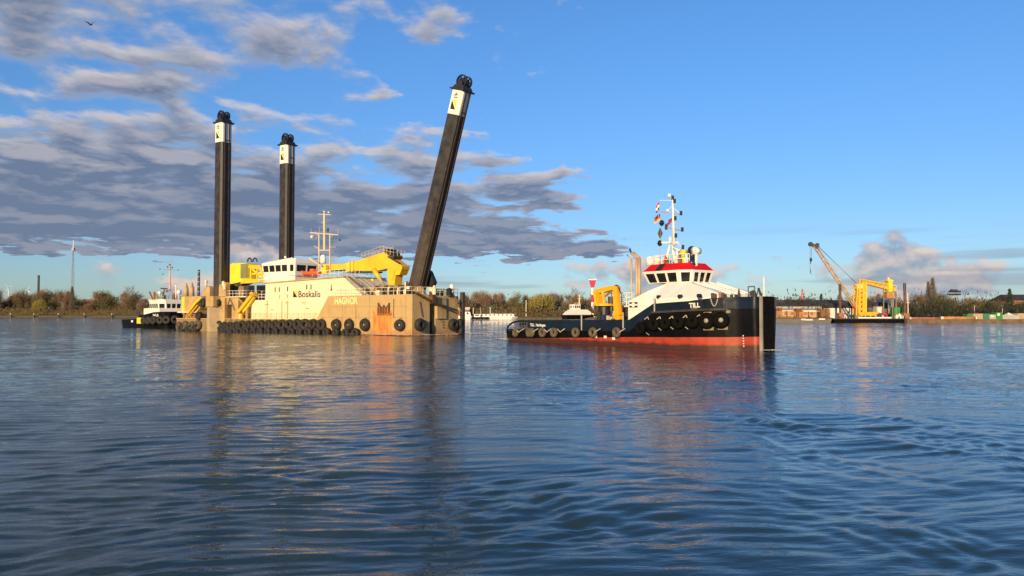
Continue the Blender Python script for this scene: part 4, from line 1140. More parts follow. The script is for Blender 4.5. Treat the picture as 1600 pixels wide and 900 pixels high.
for px, h_, m in ((1036, .7, 'white'), (1040, .9, 'red_paint'), (1045, .6, 'green_paint'), (1058, 1.2, 'white'), (1072, .8, 'white'), (1062, .9, 'brick')):
    a = R_(px, 408, -1.1); mb = MB(); mb.box(a[0] - .15, a[0] + .15, -1.25, -.95, z_r, z_r + h_ * .6); mb.tube((a[0], -1.1, z_r + h_ * .6), (a[0], -1.1, z_r + h_), .07); mb.build('lamp_box', M[m], wh)
# mast
YM = 0.0
A_ = lambda px, py, y=YM: (T.S(px, py, y)[0], y, T.S(px, py, y)[1])
mb = MB(); mb.tube(A_(1053.5, 383), A_(1051, 309), .16, .10, 8)
for y in (-.7, .7): mb.tube((A_(1047, 414)[0], y, z_r - .1), (A_(1049, 383)[0], y * .3, A_(1049, 383)[2]), .17, .13, 8)
mb.tube((A_(1063, 414)[0], 0, z_r - .1), (A_(1062, 391)[0], 0, A_(1062, 391)[2]), .11); mb.tube((A_(1062, 391)[0], 0, A_(1062, 391)[2]), (A_(1052, 388)[0], 0, A_(1052, 388)[2]), .09)
mast = mb.build('mast', M['white'], tg, True)
for i, (p, q) in enumerate((((1033, 331), (1065, 336)), ((1040, 355), (1067, 361)), ((1034, 379), (1061, 379)))):
    a = Vector(A_(*p)); b = Vector(A_(*q)); mb = MB(); mb.beam(a, b, .10 if i < 2 else .16); mb.build('yard', M['grey_metal' if i < 2 else 'white'], mast)
for p, q in (((1051, 320), (1044, 330)), ((1052, 325), (1062, 333)), ((1052, 345), (1044, 354)), ((1049, 313), (1031, 313)), ((1058, 380), (1066, 386))):
    mb = MB(); mb.tube(A_(*p), A_(*q), .03, .03, 4); mb.build('stay', M['white'], mast)
for px, py in ((1064, 333), (1066, 358.5), (1041, 355.5), (1067, 386), (1054, 314), (1055, 341), (1056, 368), (1051, 309)):
    a = A_(px, py); mb = MB(); mb.tube((a[0], a[1], a[2] - .2), (a[0], a[1], a[2] + .2), .13, .13, 8); mb.build('mast_lamp', M['black'], mast)
for px, py, r in ((1046, 305.5, .2), (1043, 329, .15)):
    a = A_(px, py); mb = MB(); mb.ball(a, r); mb.tube(A_(px + 1, py + 1), A_(1051, py + 6), .03); mb.build('antenna', M['white'], mast, True)
mb = MB(); a = A_(1050, 375); mb.box(a[0] - .12, a[0] + .12, -.3, -.2, a[2] - .3, a[2] + .3); mb.build('radar_box', M['white'], mast)
mb = MB(); mb.tube(A_(1034, 331), A_(1030, 413), .018, .018, 4); mb.tube(A_(1031, 313), A_(1029, 345), .018, .018, 4); mb.build('halyard', M['rope'], mast)
# signal shapes and flags hang from the halyard
def hang(name, px, py, label, cat, group=None):
    x, z = T.S(px, py, 0); e = empty(name, tg.matrix_basis @ Vector((x, 0, z))); e.rotation_euler = tg.rotation_euler
    return tag(e, label, cat, group)
for px, py, lb in ((1034, 348.5, 'black signal ball above the black diamond beside the tugboat mast'), (1031, 380, 'black signal ball below the black diamond beside the tugboat mast')):
    o = hang('signal_ball', px, py, lb, 'signal ball', 'day signals on the tugboat mast')
    n = 20
    for k in range(2):
        mb = MB(); mb.tube((0, 0, -.02), (0, 0, .02), .30, .30, n); c = mb.build('disc', M['black'], o); c.rotation_euler = (math.pi / 2, 0, k * math.pi / 2)
    mb = MB(); mb.tube((0, 0, -.02), (0, 0, .02), .30, .30, n); mb.build('disc', M['black'], o)
o = hang('signal_diamond', 1031.5, 364.5, 'black signal diamond between two black balls beside the tugboat mast', 'signal diamond')
for k in range(2):
    mb = MB(); mb.add([(0, 0, .62), (.27, -.012, 0), (0, 0, -.62), (-.27, -.012, 0), (.27, .012, 0), (-.27, .012, 0)], [(0, 1, 2, 3), (0, 5, 2, 4), (0, 4, 1), (0, 3, 5), (2, 1, 4), (2, 5, 3)]); c = mb.build('diamond_plate', M['black'], o); c.rotation_euler = (0, 0, k * math.pi / 2 + .5)
def flag(px, py, w, h, cols, label, sl, group=None, name='flag', fold=.06):
    o = hang(name, px, py, label, 'flag'); nn = 8
    for i, m in enumerate(cols):
        mb = MB(); z1 = h - h * i / len(cols); z0_ = h - h * (i + 1) / len(cols)
        for k in range(nn):
            xa_, xb2 = -w * k / nn, -w * (k + 1) / nn; ya, yb = fold * math.sin(k * 1.3), fold * math.sin((k + 1) * 1.3)
            mb.add([(xa_, ya, z0_ + sl * xa_), (xb2, yb, z0_ + sl * xb2), (xb2, yb, z1 + sl * xb2), (xa_, ya, z1 + sl * xa_)], [(0, 1, 2, 3)])
        mb.build('stripe', M[m], o)
flag(1031.5, 343, .75, .62, ['black', 'flag_red', 'flag_gold'], 'black, red and gold striped flag flying beside the tugboat mast', .45)
flag(1030.0, 326, .40, .75, ['flag_red', 'white', 'flag_blue'], 'small red, white and blue flag at the top of the tugboat halyard', 1.1)
flag(1051, 346, .95, .50, ['flag_blue', 'flag_red', 'flag_blue'], 'dark blue flag furled against the tugboat mast', .75, None, 'flag', .12)

# --- exhausts
for px, pb, ptop, r, y in ((986.5, 468, 405, .09, -1.2), (995, 465, 404, .13, -1.4), (998.5, 464, 404, .19, -1.1)):
    b = T.S(px, pb, y); t_ = T.S(px, ptop, y); k = T.S(px - (9 if r > .1 else 6), ptop - (9 if r > .1 else 6), y); e = T.S(px - (11 if r > .1 else 6.5), ptop - (15 if r > .1 else 7), y)
    mb = MB(); mb.tube((b[0], y, b[1] - 1.5), (t_[0], y, t_[1]), r, r, 10)
    mb.tube((t_[0], y, t_[1]), (k[0], y, k[1]), r * .95, r * .8, 10)
    if r < .15: mb.tube((k[0], y, k[1]), (e[0], y, e[1]), r * .8, r * .7, 8, 1)
    mb.build('exhaust_pipe', [M['exhaust'], M['black']], tg, True)
# rail frames aft of the house
zdk = zq_ - .55
mb = MB(); a = T.S(966, 478, -1.6); b = T.S(983, 478, -1.6)
mb.box(a[0] - 1.0, b[0] + .6, -1.8, 2.4, a[1] - .12, a[1]); mb.build('boat_deck', M['white'], tg)
for xx in (a[0] - .8, b[0]):
    mb = MB(); mb.beam((xx, -1.6, zdk), (xx, -1.6, a[1]), .14); mb.build('post', M['white'], tg)
mb = MB(); rail(mb, [(a[0] - .9, -1.7, a[1]), (b[0] + .5, -1.7, a[1])], 1.3, .8, .05, 3); mb.build('railing', M['white'], tg)
mb = MB(); mb.box(a[0] + .6, xa - .02, -1.5, 3.4, zdk, a[1] - .12); mb.build('casing', M['dark_metal'], tg)

# --- knuckle-boom crane
YC = -3.1
C_ = lambda px, py, y=YC: T.S(px, py, y)
ckx, ckz = C_(944, 478)
mb = MB(); mb.tube((ckx, YC, zdk), (ckx, YC, ckz), .62, .62, 14); kc = mb.build('crane', M['black'], tg)
mb = MB(); mb.tube((ckx, YC, ckz), (ckx, YC, ckz + .22), 1.05, 1.05, 16); mb.build('slewing_ring', M['crane_orange'], kc)
mb = MB(); mb.prism([C_(*p) for p in ((932, 477), (932, 453.5), (937, 452), (939, 477))], YC - .35, YC + .35); mb.build('crane_column', M['crane_orange'], kc)
mb = MB(); a = C_(948, 477); b = C_(945, 455); mb.tube((a[0], YC - .3, a[1]), (b[0], YC - .3, b[1]), .22, .16, 8); mb.tube((C_(937, 476)[0], YC - .5, C_(937, 476)[1]), (C_(934.5, 456)[0], YC - .5, C_(934.5, 456)[1]), .16, .16, 8); mb.build('lift_cylinder', M['crane_orange'], kc)
mb = MB(); mb.prism([C_(*p) for p in ((932.5, 458), (934, 451.5), (961, 446), (967, 447.5), (966, 455), (960, 452.5), (944, 457.5))], YC - .28, YC + .28); mb.build('main_boom', M['crane_orange'], kc)
mb = MB(); mb.prism([C_(*p) for p in ((961, 449), (967, 447.5), (970.5, 489), (972, 499), (964, 500), (961.5, 470))], YC - .32, YC + .1); mb.build('folded_jib', M['crane_orange'], kc)
mb = MB(); mb.prism([C_(*p) for p in ((961.5, 490), (972.2, 488), (972.5, 492), (961.8, 494))], YC - .4, YC + .2); mb.build('jib_collar', M['crane_orange'], kc)
mb = MB(); a = C_(946, 464); b = C_(961, 453); mb.tube((a[0], YC - .2, a[1]), (b[0], YC - .2, b[1]), .12, .12, 8); mb.build('knuckle_cylinder', M['rust'], kc)
mb = MB(); pts = [C_(*p) for p in ((962, 446.5), (966, 446), (969, 453), (971, 458))]; mb.path([(p[0], YC - .1, p[1]) for p in pts], .07, 6); mb.build('hose', M['black'], kc)
mb = MB(); a = C_(951, 477); mb.tube((a[0], YC + .3, ckz + .2), (a[0], YC + .3, ckz + .95), .3, .3, 10); mb.build('winch_drum', M['dark_metal'], kc)
for k, px in enumerate((932, 937, 943, 950, 955, 958)):
    x, z = T.S(px, 492, -3.9); mb = MB(); mb.tube((x, -3.9, zdk), (x, -3.9, zdk + (.9, 1.5, 1.2, 1.1, 1.0, .8)[k]), .3 if k < 3 else .16, .2, 8); mb.build('deck_winch' if k < 3 else 'bollard', M[('dark_metal', 'black', 'navy_paint', 'rope', 'rope', 'dark_metal')[k]], tg)
for px in (813, 817, 821):
    x, z = T.S(px, 508, -3.2); mb = MB(); mb.tube((x, -3.2, .8), (x, -3.2, 2.3), .13, .13, 8); mb.build('tow_pin', M['dark_metal'], tg)

# --- bow fittings
for px, pt in ((1107.5, 458), (1111, 459), (1119.5, 457), (1123, 458)):
    p = hp(px, 466, -.5); z = T.S(px, pt, p[1])[1]; mb = MB(); mb.tube((p[0], p[1], p[2] - .4), (p[0], p[1], z), .15, .15, 8); mb.build('bollard', M['dark_metal' if px != 1119.5 else 'brick'], tg)
for px, pt in ((1147, 460), (1150, 460), (1154, 459), (1157, 459)):
    p = hp(px, 465, -.8); z = T.S(px, pt, p[1])[1]; mb = MB(); mb.tube((p[0], p[1], p[2] - .4), (p[0], p[1], z), .12, .12, 8); mb.build('bollard', M['black'], tg)
x, z = T.S(1154.5, 451, -1.5); mb = MB(); mb.add([(x - .2, -1.5, z_bow - .3), (x + .2, -1.5, z_bow - .3), (x, -1.5, z)], [(0, 1, 2)]); mb.tube((x - .25, -1.5, z_bow - .4), (x, -1.5, z), .04); mb.tube((x + .25, -1.5, z_bow - .4), (x, -1.5, z), .04); mb.build('fairlead_frame', M['dark_metal'], tg)
x0, z0 = T.S(1169, 448, -.6); x1, _ = T.S(1179, 448, -.6); mb = MB(); mb.path([(x0, -.6, z_bow - .4), (x0, -.6, z0), (x1, -.6, z0), (x1, -.6, z_bow - .4)], .045); mb.build('bell_frame', M['dark_metal'], tg)
a = T.S(1175, 455, -.4); b = T.S(1181, 465, -.4); mb = MB(); mb.beam((a[0], -.4, a[1]), (b[0], -.4, b[1] - .3), .4); a = T.S(1185, 450, -.4); b = T.S(1191, 463, -.4); mb.beam((a[0], -.4, a[1]), (b[0], -.4, b[1] - .3), .14); mb.beam((a[0], -.4, a[1]), (b[0] - .7, -.4, b[1] - .5), .06); mb.build('anchor_davit', M['dark_metal'], tg)
x, z = T.Fr(1193.5, 433, -.1)[0], T.Fr(1193.5, 433, -.1)[1]; mb = MB(); mb.tube((-.1, x, z_bow - .5), (-.1, x, z), .05, .05, 6); mb.build('jackstaff', M['white'], tg)
mb = MB(); p1 = hp(1111, 467, .05); p2 = hp(1122, 467, .05); pm = hp(1117, 477, .05); pts = []
for k in range(9):
    t = k / 8; pts.append(Vector(p1).lerp(Vector(p2), t) - Vector((0, 0, 1.0)) * (4 * t * (1 - t)) * .62)
mb.path(pts, .045, 5); mb.build('rope', M['rope'], tg)
x, y, z = hp(1165, 487, .02); mb = MB(); mb.box(x - .3, x + .3, y - .05, y + .05, z - .12, z + .12); mb.build('hawse_plate', M['grey_metal'], tg)
mb = MB()
p = [hp(px, py, .02) for px, py in ((1039, 486.5), (1052, 485), (1052, 489), (1039, 490))]; mb.slab(*p, .03); mb.build('freeing_port', M['black'], tg)
# --- names
x0, y0, z0 = hp(1077.2, 480.6); x1, _, z1 = hp(1093.8, 473.2)
tm = text_mesh('TILL', 1.0, lambda u, v: (u, 0, v), 1, .03); wu = max(v.co.x for v in tm.vertices); hu = max(v.co.z for v in tm.vertices); hs = (hp(1085, 473.2)[2] - hp(1085, 480.4)[2]) / hu
def onhull(u, v, x0, z0, sl=0.0): x = x0 + u; z = z0 + v + sl * u; return (x, -TH.hb(x, z) - .025, z)
lettering('TILL', hs, lambda u, v: onhull(u, v, x0, z0, .03), M['white'], tg, (x1 - x0) / (wu * hs), .03 * hs)
x2, _, z2 = hp(1080, 484.0); x3, _, _ = hp(1092, 484)
lettering('Harlingen', .28, lambda u, v: onhull(u, v, x2, z2, .03), M['grey_metal'], tg, (x3 - x2) / 1.3, .0)
x0, y0, z0 = hp(828.5, 509.5); x1, _, _ = hp(852.5, 509)
tm = text_mesh('TILL  Harlingen', 1.0, lambda u, v: (u, 0, v), 1, .02); wu = max(v.co.x for v in tm.vertices)
lettering('TILL  Harlingen', .42, lambda u, v: onhull(u, v, x0, z0), M['white'], tg, (x1 - x0) / (wu * .42), .012)
# --- tyres and their ropes
TD = tire_mesh('tyre', .56, .20, M['rubber_mud']); TE = tire_mesh('tyre', .62, .24, M['bow_rubber']); TF = tire_mesh('tyre', .74, .29, M['bow_rubber'])
def htyre(me, px, py, out=.22):
    x, y, z = hp(px, py, out); e = .3; dyx = (TH.hb(x + e, max(z, .1)) - TH.hb(x - e, max(z, .1))) / (2 * e)
    return link('tyre', me, tg, (x, y, z), (random.uniform(-.08, .08), random.uniform(0, 3), -math.atan(dyx) + random.uniform(-.1, .1)))
for px in (808, 829, 833, 850, 868, 902, 929, 966): htyre(TD, px, 519.5)
for px, py in ((1003, 513), (1024, 507), (1042, 505), (1062.5, 503.5), (1085, 502.5)): htyre(TE, px, py)
for px, py in ((1107.5, 501), (1130, 500)): htyre(TF, px, py, .3)
for px, py in ((1107.5, 501), (1130, 500)):
    x, y, z = hp(px, py, .28); mb = MB(); mb.ball((x, y, z), .26, 10, 6); mb.build('tyre_hub', M['grey_metal'], tg, True)
    q = [hp(px + dx_, py + dy_, .03) for dx_, dy_ in ((-8, 15), (8, 15), (8, 10), (-8, 10))]; mb = MB(); mb.slab(*q, .03); mb.build('scuff_plate', M['tan_dark'], tg)
q = [hp(px, py, .05) for px, py in ((1100, 489.5), (1143, 487.2), (1143, 485.6), (1100, 487.6))]; mb = MB(); mb.slab(*q, .03); mb.build('scuff_plate', M['olive_grey'], tg)
for px, d in ((814, 7), (836, 7), (858, 6), (879, 6), (933.5, 7), (972, 7)):
    mb = MB(); mb.path([hp(px - d, 514, .2), hp(px - d * .3, 517, .3), hp(px, 519, .3), hp(px + d * .3, 517, .3), hp(px + d, 513.5, .2)], .05, 5); mb.build('tyre_rope', M['rope'], tg)
for px, py in ((1013, 495), (1032, 495), (1051.5, 494), (1073, 492.5), (1094, 491.5)):
    mb = MB(); mb.path([hp(px - 3.5, py + 4, .2), hp(px, py, .08), hp(px + 3, py + 4, .2)], .04, 5); mb.build('tyre_rope', M['rope'], tg)
for px, py in ((1013, 522), (1032, 514.5), (1051, 513), (1074, 513)):
    mb = MB(); mb.path([hp(px - 2, py - 2, .1), hp(px + 2.5, py + 1.5, .1)], .045, 5); mb.build('chain', M['grey_metal'], tg)
for px, py in ((931, 526), (959, 529), (946, 526.5)):
    x, y, z = hp(px, py, .02); mb = MB(); mb.box(x - .18, x + .18, y - .03, y + .03, z - .12, z + .12); mb.build('anode', M['white'], tg)

# ---- second tug, made fast beyond the dredger's stern
ux, uy = on_water(281, 512.6)
U = Frame(ux, uy, 44.0)
ut = U.root('harbour_tug')
tag(ut, 'black tug with white wheelhouse and pinkish mast beyond the dredger stern', 'tugboat')
zb2 = U.Fr(260, 487, -.5)[1]
utab = [(0.0, 2.2, 1.4, zb2, .35, zb2 - .9), (-1.2, 3.4, 2.6, zb2, .35, zb2 - .9), (-3.0, 4.3, 3.6, zb2 - .1, .35, zb2 - .95), (-6, 4.7, 4.4, zb2 - .5, .35, zb2 - 1.2), (-10, 4.7, 4.6, 2.6, .3, 1.5), (-12, 4.7, 4.6, 1.9, .3, 1.2), (-20, 4.7, 4.6, 1.7, .3, 1.1), (-22.5, 4.2, 3.9, 1.7, .3, 1.1)]
UH = Hull(utab, 24); uh = UH.build(ut, [M['hull_black'], M['hull_black'], M['hull_black']], .7)
def uprism(name, pts, y0, y1, m, par=None):
    mb = MB(); mb.prism([U.S(*p, y0) for p in pts], y0, y1); return mb.build(name, M[m], par or ut)
uz0 = zb2 - .2; uz1 = U.Fr(258, 479.5, -3.2)[1]; us = U.Fr(258, 481.5, -3.2)[1]; uhh = U.Fr(258, 474.5, -3.2)[1]; utp = U.Fr(258, 468, -3.2)[1]
yl, yr = U.Fr(236, 480, -3.4)[0], U.Fr(283, 480, -3.4)[0]
mb = MB(); mb.plan([(-3.0, -3.1), (-3.0, 3.1), (-10.5, 3.6), (-10.5, -3.6)], 1.2, uz1 - .3); mb.build('superstructure', M['white'], ut)
w2 = 2.75
bot = [(-9.2, -w2), (-4.6, -w2), (-3.4, -w2 + 1.1), (-3.4, w2 - 1.1), (-4.6, w2), (-9.2, w2)]
top = [(x + (.2 if x > -5 else -.2), y * 1.07) for x, y in bot]
uw = cabin(ut, bot, top, uz1 - .3, us, uhh, utp - .25, [4, 1, 3, 1, 4, 0], M['white'], .22, 'wheelhouse')
mb = MB(); mb.plan([(x * 1.0, y * 1.04) for x, y in top], utp - .25, utp); mb.build('roof', M['white'], uw)
mb = MB(); rail(mb, [(-8, -2.6, utp), (-4.2, -2.6, utp), (-4.2, 2.6, utp)], .8, .9, .04); mb.build('railing', M['dark_metal'], uw)
AU = lambda px, py, y=0: (U.S(px, py, y)[0], y, U.S(px, py, y)[1])
mb = MB(); a = AU(265.5, 455); mb.tube(a, AU(265.5, 414), .20, .14, 8); xm = a[0]
for yy in (-1.4, 1.4): mb.beam((xm, yy, utp), (xm, yy, a[2]), .3)
mb.beam((xm, -1.6, a[2]), (xm, 1.6, a[2]), .35); um = mb.build('mast', M['pink_mast'], ut)
for py, w in ((421, 10), (443, 8)):
    y0 = U.Fr(265.5 - w, py, xm)[0]; y1 = U.Fr(265.5 + w, py, xm)[0]; z = U.Fr(265, py, xm)[1]; mb = MB(); mb.beam((xm, y0, z), (xm, y1, z), .10); mb.build('yard', M['mast_yellow'], um)
for px, py, r, m in ((249.5, 457.5, .40, 'white'), (279.5, 456.5, .58, 'white'), (274, 445.5, .22, 'white'), (265, 413.5, .22, 'red_paint'), (262, 417, .16, 'black'), (269, 418, .16, 'black'), (250, 420.5, .13, 'black'), (254.5, 428, .13, 'black'), (278.5, 422, .13, 'black')):
    y, z = U.Fr(px, py, xm + .3); mb = MB(); mb.ball((xm + .3, y, z), r, 10, 7)
    if r > .3: mb.tube((xm + .3, y, utp), (xm + .3, y, z), .1)
    mb.build('radome' if r > .3 else 'lamp', M[m], um, True)
for px, py, w in ((256.5, 450.5, 5.5), (275, 443.5, 5.5)):
    y0, z = U.Fr(px - w, py, xm + .5); y1, _ = U.Fr(px + w, py, xm + .5); mb = MB(); mb.beam((xm + .5, y0, z), (xm + .5, y1, z - .1), .22); mb.tube((xm + .5, (y0 + y1) / 2, utp), (xm + .5, (y0 + y1) / 2, z), .09); mb.build('radar_scanner', M['dark_metal' if px < 260 else 'white'], um)
for px, h_, m in ((241, 1.7, 'brick'), (244, 1.3, 'tan'), (258, 1.0, 'lemon'), (271, 1.4, 'brick'), (275, 1.2, 'dark_metal')):
    y = U.Fr(px, 463, -6)[0]; mb = MB(); mb.tube((-6, y, utp), (-6, y, utp + h_), .3, .22, 8); mb.build('roof_fitting', M[m], uw)
a = AU(239, 465); mb = MB(); mb.beam((-7, U.Fr(239, 465, -7)[0], utp), (-7, U.Fr(233.5, 455.5, -7)[0], U.Fr(233.5, 455.5, -7)[1]), .25); mb.build('boom', M['brick'], uw)
for sg, x in ((-1, -.1), (-1, -.55), (-1, -1.5), (-1, -3.0), (-1, -4.8), (-1, -6.6), (1, -.1), (1, -.55), (1, -1.5)):
    z = 1.75 - .1 * abs(x) / 3 if x < -.2 else 1.8; b = UH.hb(x, z)
    dyx = (UH.hb(x + .1, z) - UH.hb(x - .25, z)) / .35 if x < -.2 else -3.0
    yy = sg * b if x < -.2 else sg * 1.0
    nx_, ny_ = (-dyx, 1.0); q = math.hypot(nx_, ny_)
    link('tyre', TG, ut, (x + .35 * nx_ / q + (.1 if x > -.2 else 0), yy + sg * .35 * ny_ / q, z), (0, random.uniform(0, 3), (-1 if sg < 0 else 1) * math.atan(dyx)))
mb = MB(); y = -4.78; x0, z0 = U.S(214, 503, y); x1, _ = U.S(222.5, 503, y); mb.box(x0, x1, y - .05, y + .1, .9, 2.2); mb.build('yellow_panel', M['lemon'], ut)
mb = MB(); x0, z0 = U.S(206.5, 501, y); mb.box(x0 - .5, x0 + .6, y - .05, y - .002, 1.15, 1.6); mb.build('name_plate', M['white'], ut)
mb = MB(); x0, z0 = U.S(217, 496, -2); mb.tube((x0, -2, 1), (x0, -2, z0 + .6), .45, .3, 8); mb.ball((x0, -2, z0 + .8), .3); mb.build('tow_winch', M['dark_metal'], ut)
b = 4.2
for _ in range(10):
    x0, z0 = U.S(242, 494.5, -b); b = UH.hb(x0, z0)
lettering('WULF 9', .75, lambda u, v: (x0 + u * .95, -UH.hb(x0 + u, z0 + v) - .04, z0 + v), M['white'], ut, 1.0, .02)

mat('foam', (0.72, 0.70, 0.66), 0.9)
# ---- foam where the hulls push through the water
def foam(name, pts, wid, seed, label=None):
    r = random.Random(seed); mb = MB()
    for (a, b) in zip(pts, pts[1:]):
        a = Vector((*a, 0)); b = Vector((*b, 0)); L = (b - a).length; nrm = Vector(((b - a).y, -(b - a).x, 0)).normalized()
        for k in range(int(L * 34)):
            p = a.lerp(b, r.random()) + nrm * (abs(r.gauss(0, .45)) * wid); s_ = r.uniform(.03, .16)
            n = 6; ph = r.random() * 6
            mb.add([(p.x + s_ * 1.8 * math.cos(ph + i * 1.047) * r.uniform(.6, 1.2), p.y + s_ * math.sin(ph + i * 1.047), .05 + r.uniform(0, .06)) for i in range(n)], [tuple(range(n))])
    o = mb.build(name, M['foam']); o['kind'] = 'stuff'
dw = lambda x, y: tuple((dr.matrix_basis @ Vector((x, y, 0)))[:2])
tw = lambda x, y: tuple((tg.matrix_basis @ Vector((x, y, 0)))[:2])
foam('foam', [dw(-14, -.05), dw(0, -.05), dw(.5, ys0), dw(.7, yE), dw(1.2, yE + 2)], .5, 2)
foam('foam', [dw(.6, yE + 1.5), dw(4, yE + 3.2)], 2.5, 4)
foam('foam', [dw(D.S(598, 520, 0)[0], -.1), dw(D.S(613, 520, 0)[0], -.1)], .9, 8)
foam('foam', [dw(D.S(598, 520, 0)[0], -.1), dw(D.S(613, 520, 0)[0], -.1)], .6, 9)
foam('foam', [tw(st_x + .5, -BH - .1), tw(st_x - 3.5, -BH + 1)], 1.6, 3)
foam('foam', [tw(.35, -1.0), tw(.35, 1.0)], .5, 5)

# ================================================================== trees
def tree_meshes(kind, seed):
    """unit-height trunk and crown meshes"""
    r = random.Random(seed); tr = MB(); cr = MB()
    def sliver(p, d, L, w):
        d = d.normalized(); u = d.orthogonal().normalized(); u.rotate(Matrix.Rotation(r.uniform(0, 6.28), 3, d))
        cr.add([p - u * w, p + u * w, p + d * L], [(0, 1, 2)])
    def leaf(p, s_):
        d = Vector((r.gauss(0, 1), r.gauss(0, 1), r.gauss(0, .6))).normalized(); u = d.orthogonal().normalized(); v = d.cross(u)
        cr.add([p - u * s_, p + v * s_ * .7, p + u * s_, p - v * s_ * .7], [(0, 1, 2, 3)])
    def grow(p, d, L, rad, lev, maxlev, up, spread, tw):
        q = p
        seg = 2 if lev < 2 else 1
        for k in range(seg):
            d2 = (d + Vector((r.gauss(0, .12), r.gauss(0, .12), up * .15))).normalized()
            q2 = q + d2 * L / seg; r1 = rad * (1 - .3 * (k + 1) / seg)
            (tr if lev < 2 else cr).tube(q, q2, rad * (1 - .3 * k / seg), r1, 4 if lev < 2 else 3, 0, False); q = q2; d = d2
        if lev >= maxlev:
            for k in range(tw):
                e = (d + Vector((r.gauss(0, .7), r.gauss(0, .7), r.gauss(.15, .6)))).normalized(); sliver(p.lerp(q, r.random()), e, L * r.uniform(.6, 1.3), .0022)
            return
        for k in range(r.randint(3, 4) if lev else 6):
            e = (d * (1 - spread) + Vector((r.gauss(0, 1), r.gauss(0, 1), r.gauss(up, .35))).normalized() * spread).normalized()
            grow(p.lerp(q, r.uniform(.45, 1.0)), e, L * r.uniform(.55, .8), rad * .52, lev + 1, maxlev, up, spread, tw)
    if kind == 'bare':
        grow(Vector((0, 0, 0)), Vector((0, 0, 1)), .36, .024, 0, 4, .55, .62, 5)
    elif kind == 'poplar':
        tr.tube((0, 0, 0), (0, 0, .95), .02, .004, 5)
        for k in range(1500):
            z = r.uniform(.06, .90); w = .105 * math.sin(math.pi * min(.97, z ** .75 + .08)) ** .7 * r.random() ** .6; a = r.uniform(0, 6.28)
            sliver(Vector((w * math.cos(a), w * math.sin(a), z)), Vector((.25 * math.cos(a), .25 * math.sin(a), 1)), r.uniform(.05, .12), .0035)
    elif kind == 'brush':
        grow(Vector((0, 0, 0)), Vector((0, 0, 1)), .34, .020, 0, 3, .45, .60, 3)
        cs = [(Vector((r.gauss(0, .17), r.gauss(0, .17), r.uniform(.35, .80))), r.uniform(.10, .19)) for _ in range(13)]
        for k in range(2300):
            c, rr = r.choice(cs); p = c + Vector((r.gauss(0, 1), r.gauss(0, 1), r.gauss(0, 1))) * rr * .6
            if p.z < .08 or p.z > .99: continue
            sliver(p, (p - Vector((0, 0, .2))).normalized() + Vector((r.gauss(0, .5), r.gauss(0, .5), r.gauss(.2, .4))), r.uniform(.04, .10), .0085)
    elif kind == 'willow':
        grow(Vector((0, 0, 0)), Vector((0, 0, 1)), .36, .03, 0, 2, .5, .6, 2)
        for k in range(420):
            a = r.uniform(0, 6.28); rr = .46 * r.random() ** .5; z = .52 + .46 * math.sqrt(max(0, 1 - (rr / .50) ** 2)) * r.uniform(.55, 1.0)
            p = Vector((rr * math.cos(a), rr * math.sin(a), z)); L = r.uniform(.2, .55) * (1 if rr > .2 else .6)
            n = 5
            for j in range(n):
                q = p + Vector((math.cos(a) * .04 * j / n, math.sin(a) * .04 * j / n, -L * j / n))
                if q.z < .05: break
                for _ in range(2): leaf(q + Vector((r.gauss(0, .012), r.gauss(0, .012), r.gauss(0, .02))), r.uniform(.010, .020))
    elif kind == 'conifer':
        tr.tube((0, 0, 0), (0, 0, .98), .018, .003, 5)
        for k in range(26):
            z = .12 + .84 * k / 26; L = .20 * (1 - z) ** .75 + .015
            for j in range(9):
                a = r.uniform(0, 6.28); LL = L * r.uniform(.6, 1.15); d = Vector((math.cos(a), math.sin(a), -.10))
                cr.tube((0, 0, z), Vector((0, 0, z)) + d * LL, .004, .001, 3, 0, False)
                for m_ in range(7):
                    t = r.uniform(.15, 1); leaf(Vector((0, 0, z)) + d * LL * t + Vector((r.gauss(0, .008), r.gauss(0, .008), r.gauss(0, .006))), r.uniform(.012, .022))
    elif kind == 'evergreen':
        grow(Vector((0, 0, 0)), Vector((0, 0, 1)), .34, .025, 0, 2, .4, .6, 2)
        cs = [(Vector((r.gauss(0, .16), r.gauss(0, .16), r.uniform(.28, .82))), r.uniform(.09, .17)) for _ in range(16)]
        for k in range(1800):
            c, rr = r.choice(cs); p = c + Vector((r.gauss(0, 1), r.gauss(0, 1), r.gauss(0, .8))) * rr * .62
            if .06 < p.z < 1: leaf(p, r.uniform(.010, .022))
    return tr, cr
TREES = {}
CROWN = {'bare': 'twig_grey', 'poplar': 'twig_grey', 'brush': 'twig_brown', 'willow': 'willow', 'conifer': 'conifer', 'evergreen': 'leaf_dark'}
for kind in CROWN:
    for v in range(3 if kind in ('bare', 'brush', 'evergreen') else 1):
        a, b = tree_meshes(kind, 11 + v * 7)
        TREES[kind, v] = (a.mesh('trunk', M['bark']), b.mesh('crown', M[CROWN[kind]]))
BROWN2 = TREES['brush', 0][1].copy(); BROWN2.materials[0] = M['twig_red']
OLIVE = TREES['brush', 1][1].copy(); OLIVE.materials[0] = M['twig_olive']
NAMES = {'bare': 'bare_tree', 'poplar': 'poplar_tree', 'brush': 'budding_tree', 'willow': 'willow_tree', 'conifer': 'conifer_tree', 'evergreen': 'evergreen_tree'}
rt = random.Random(8)
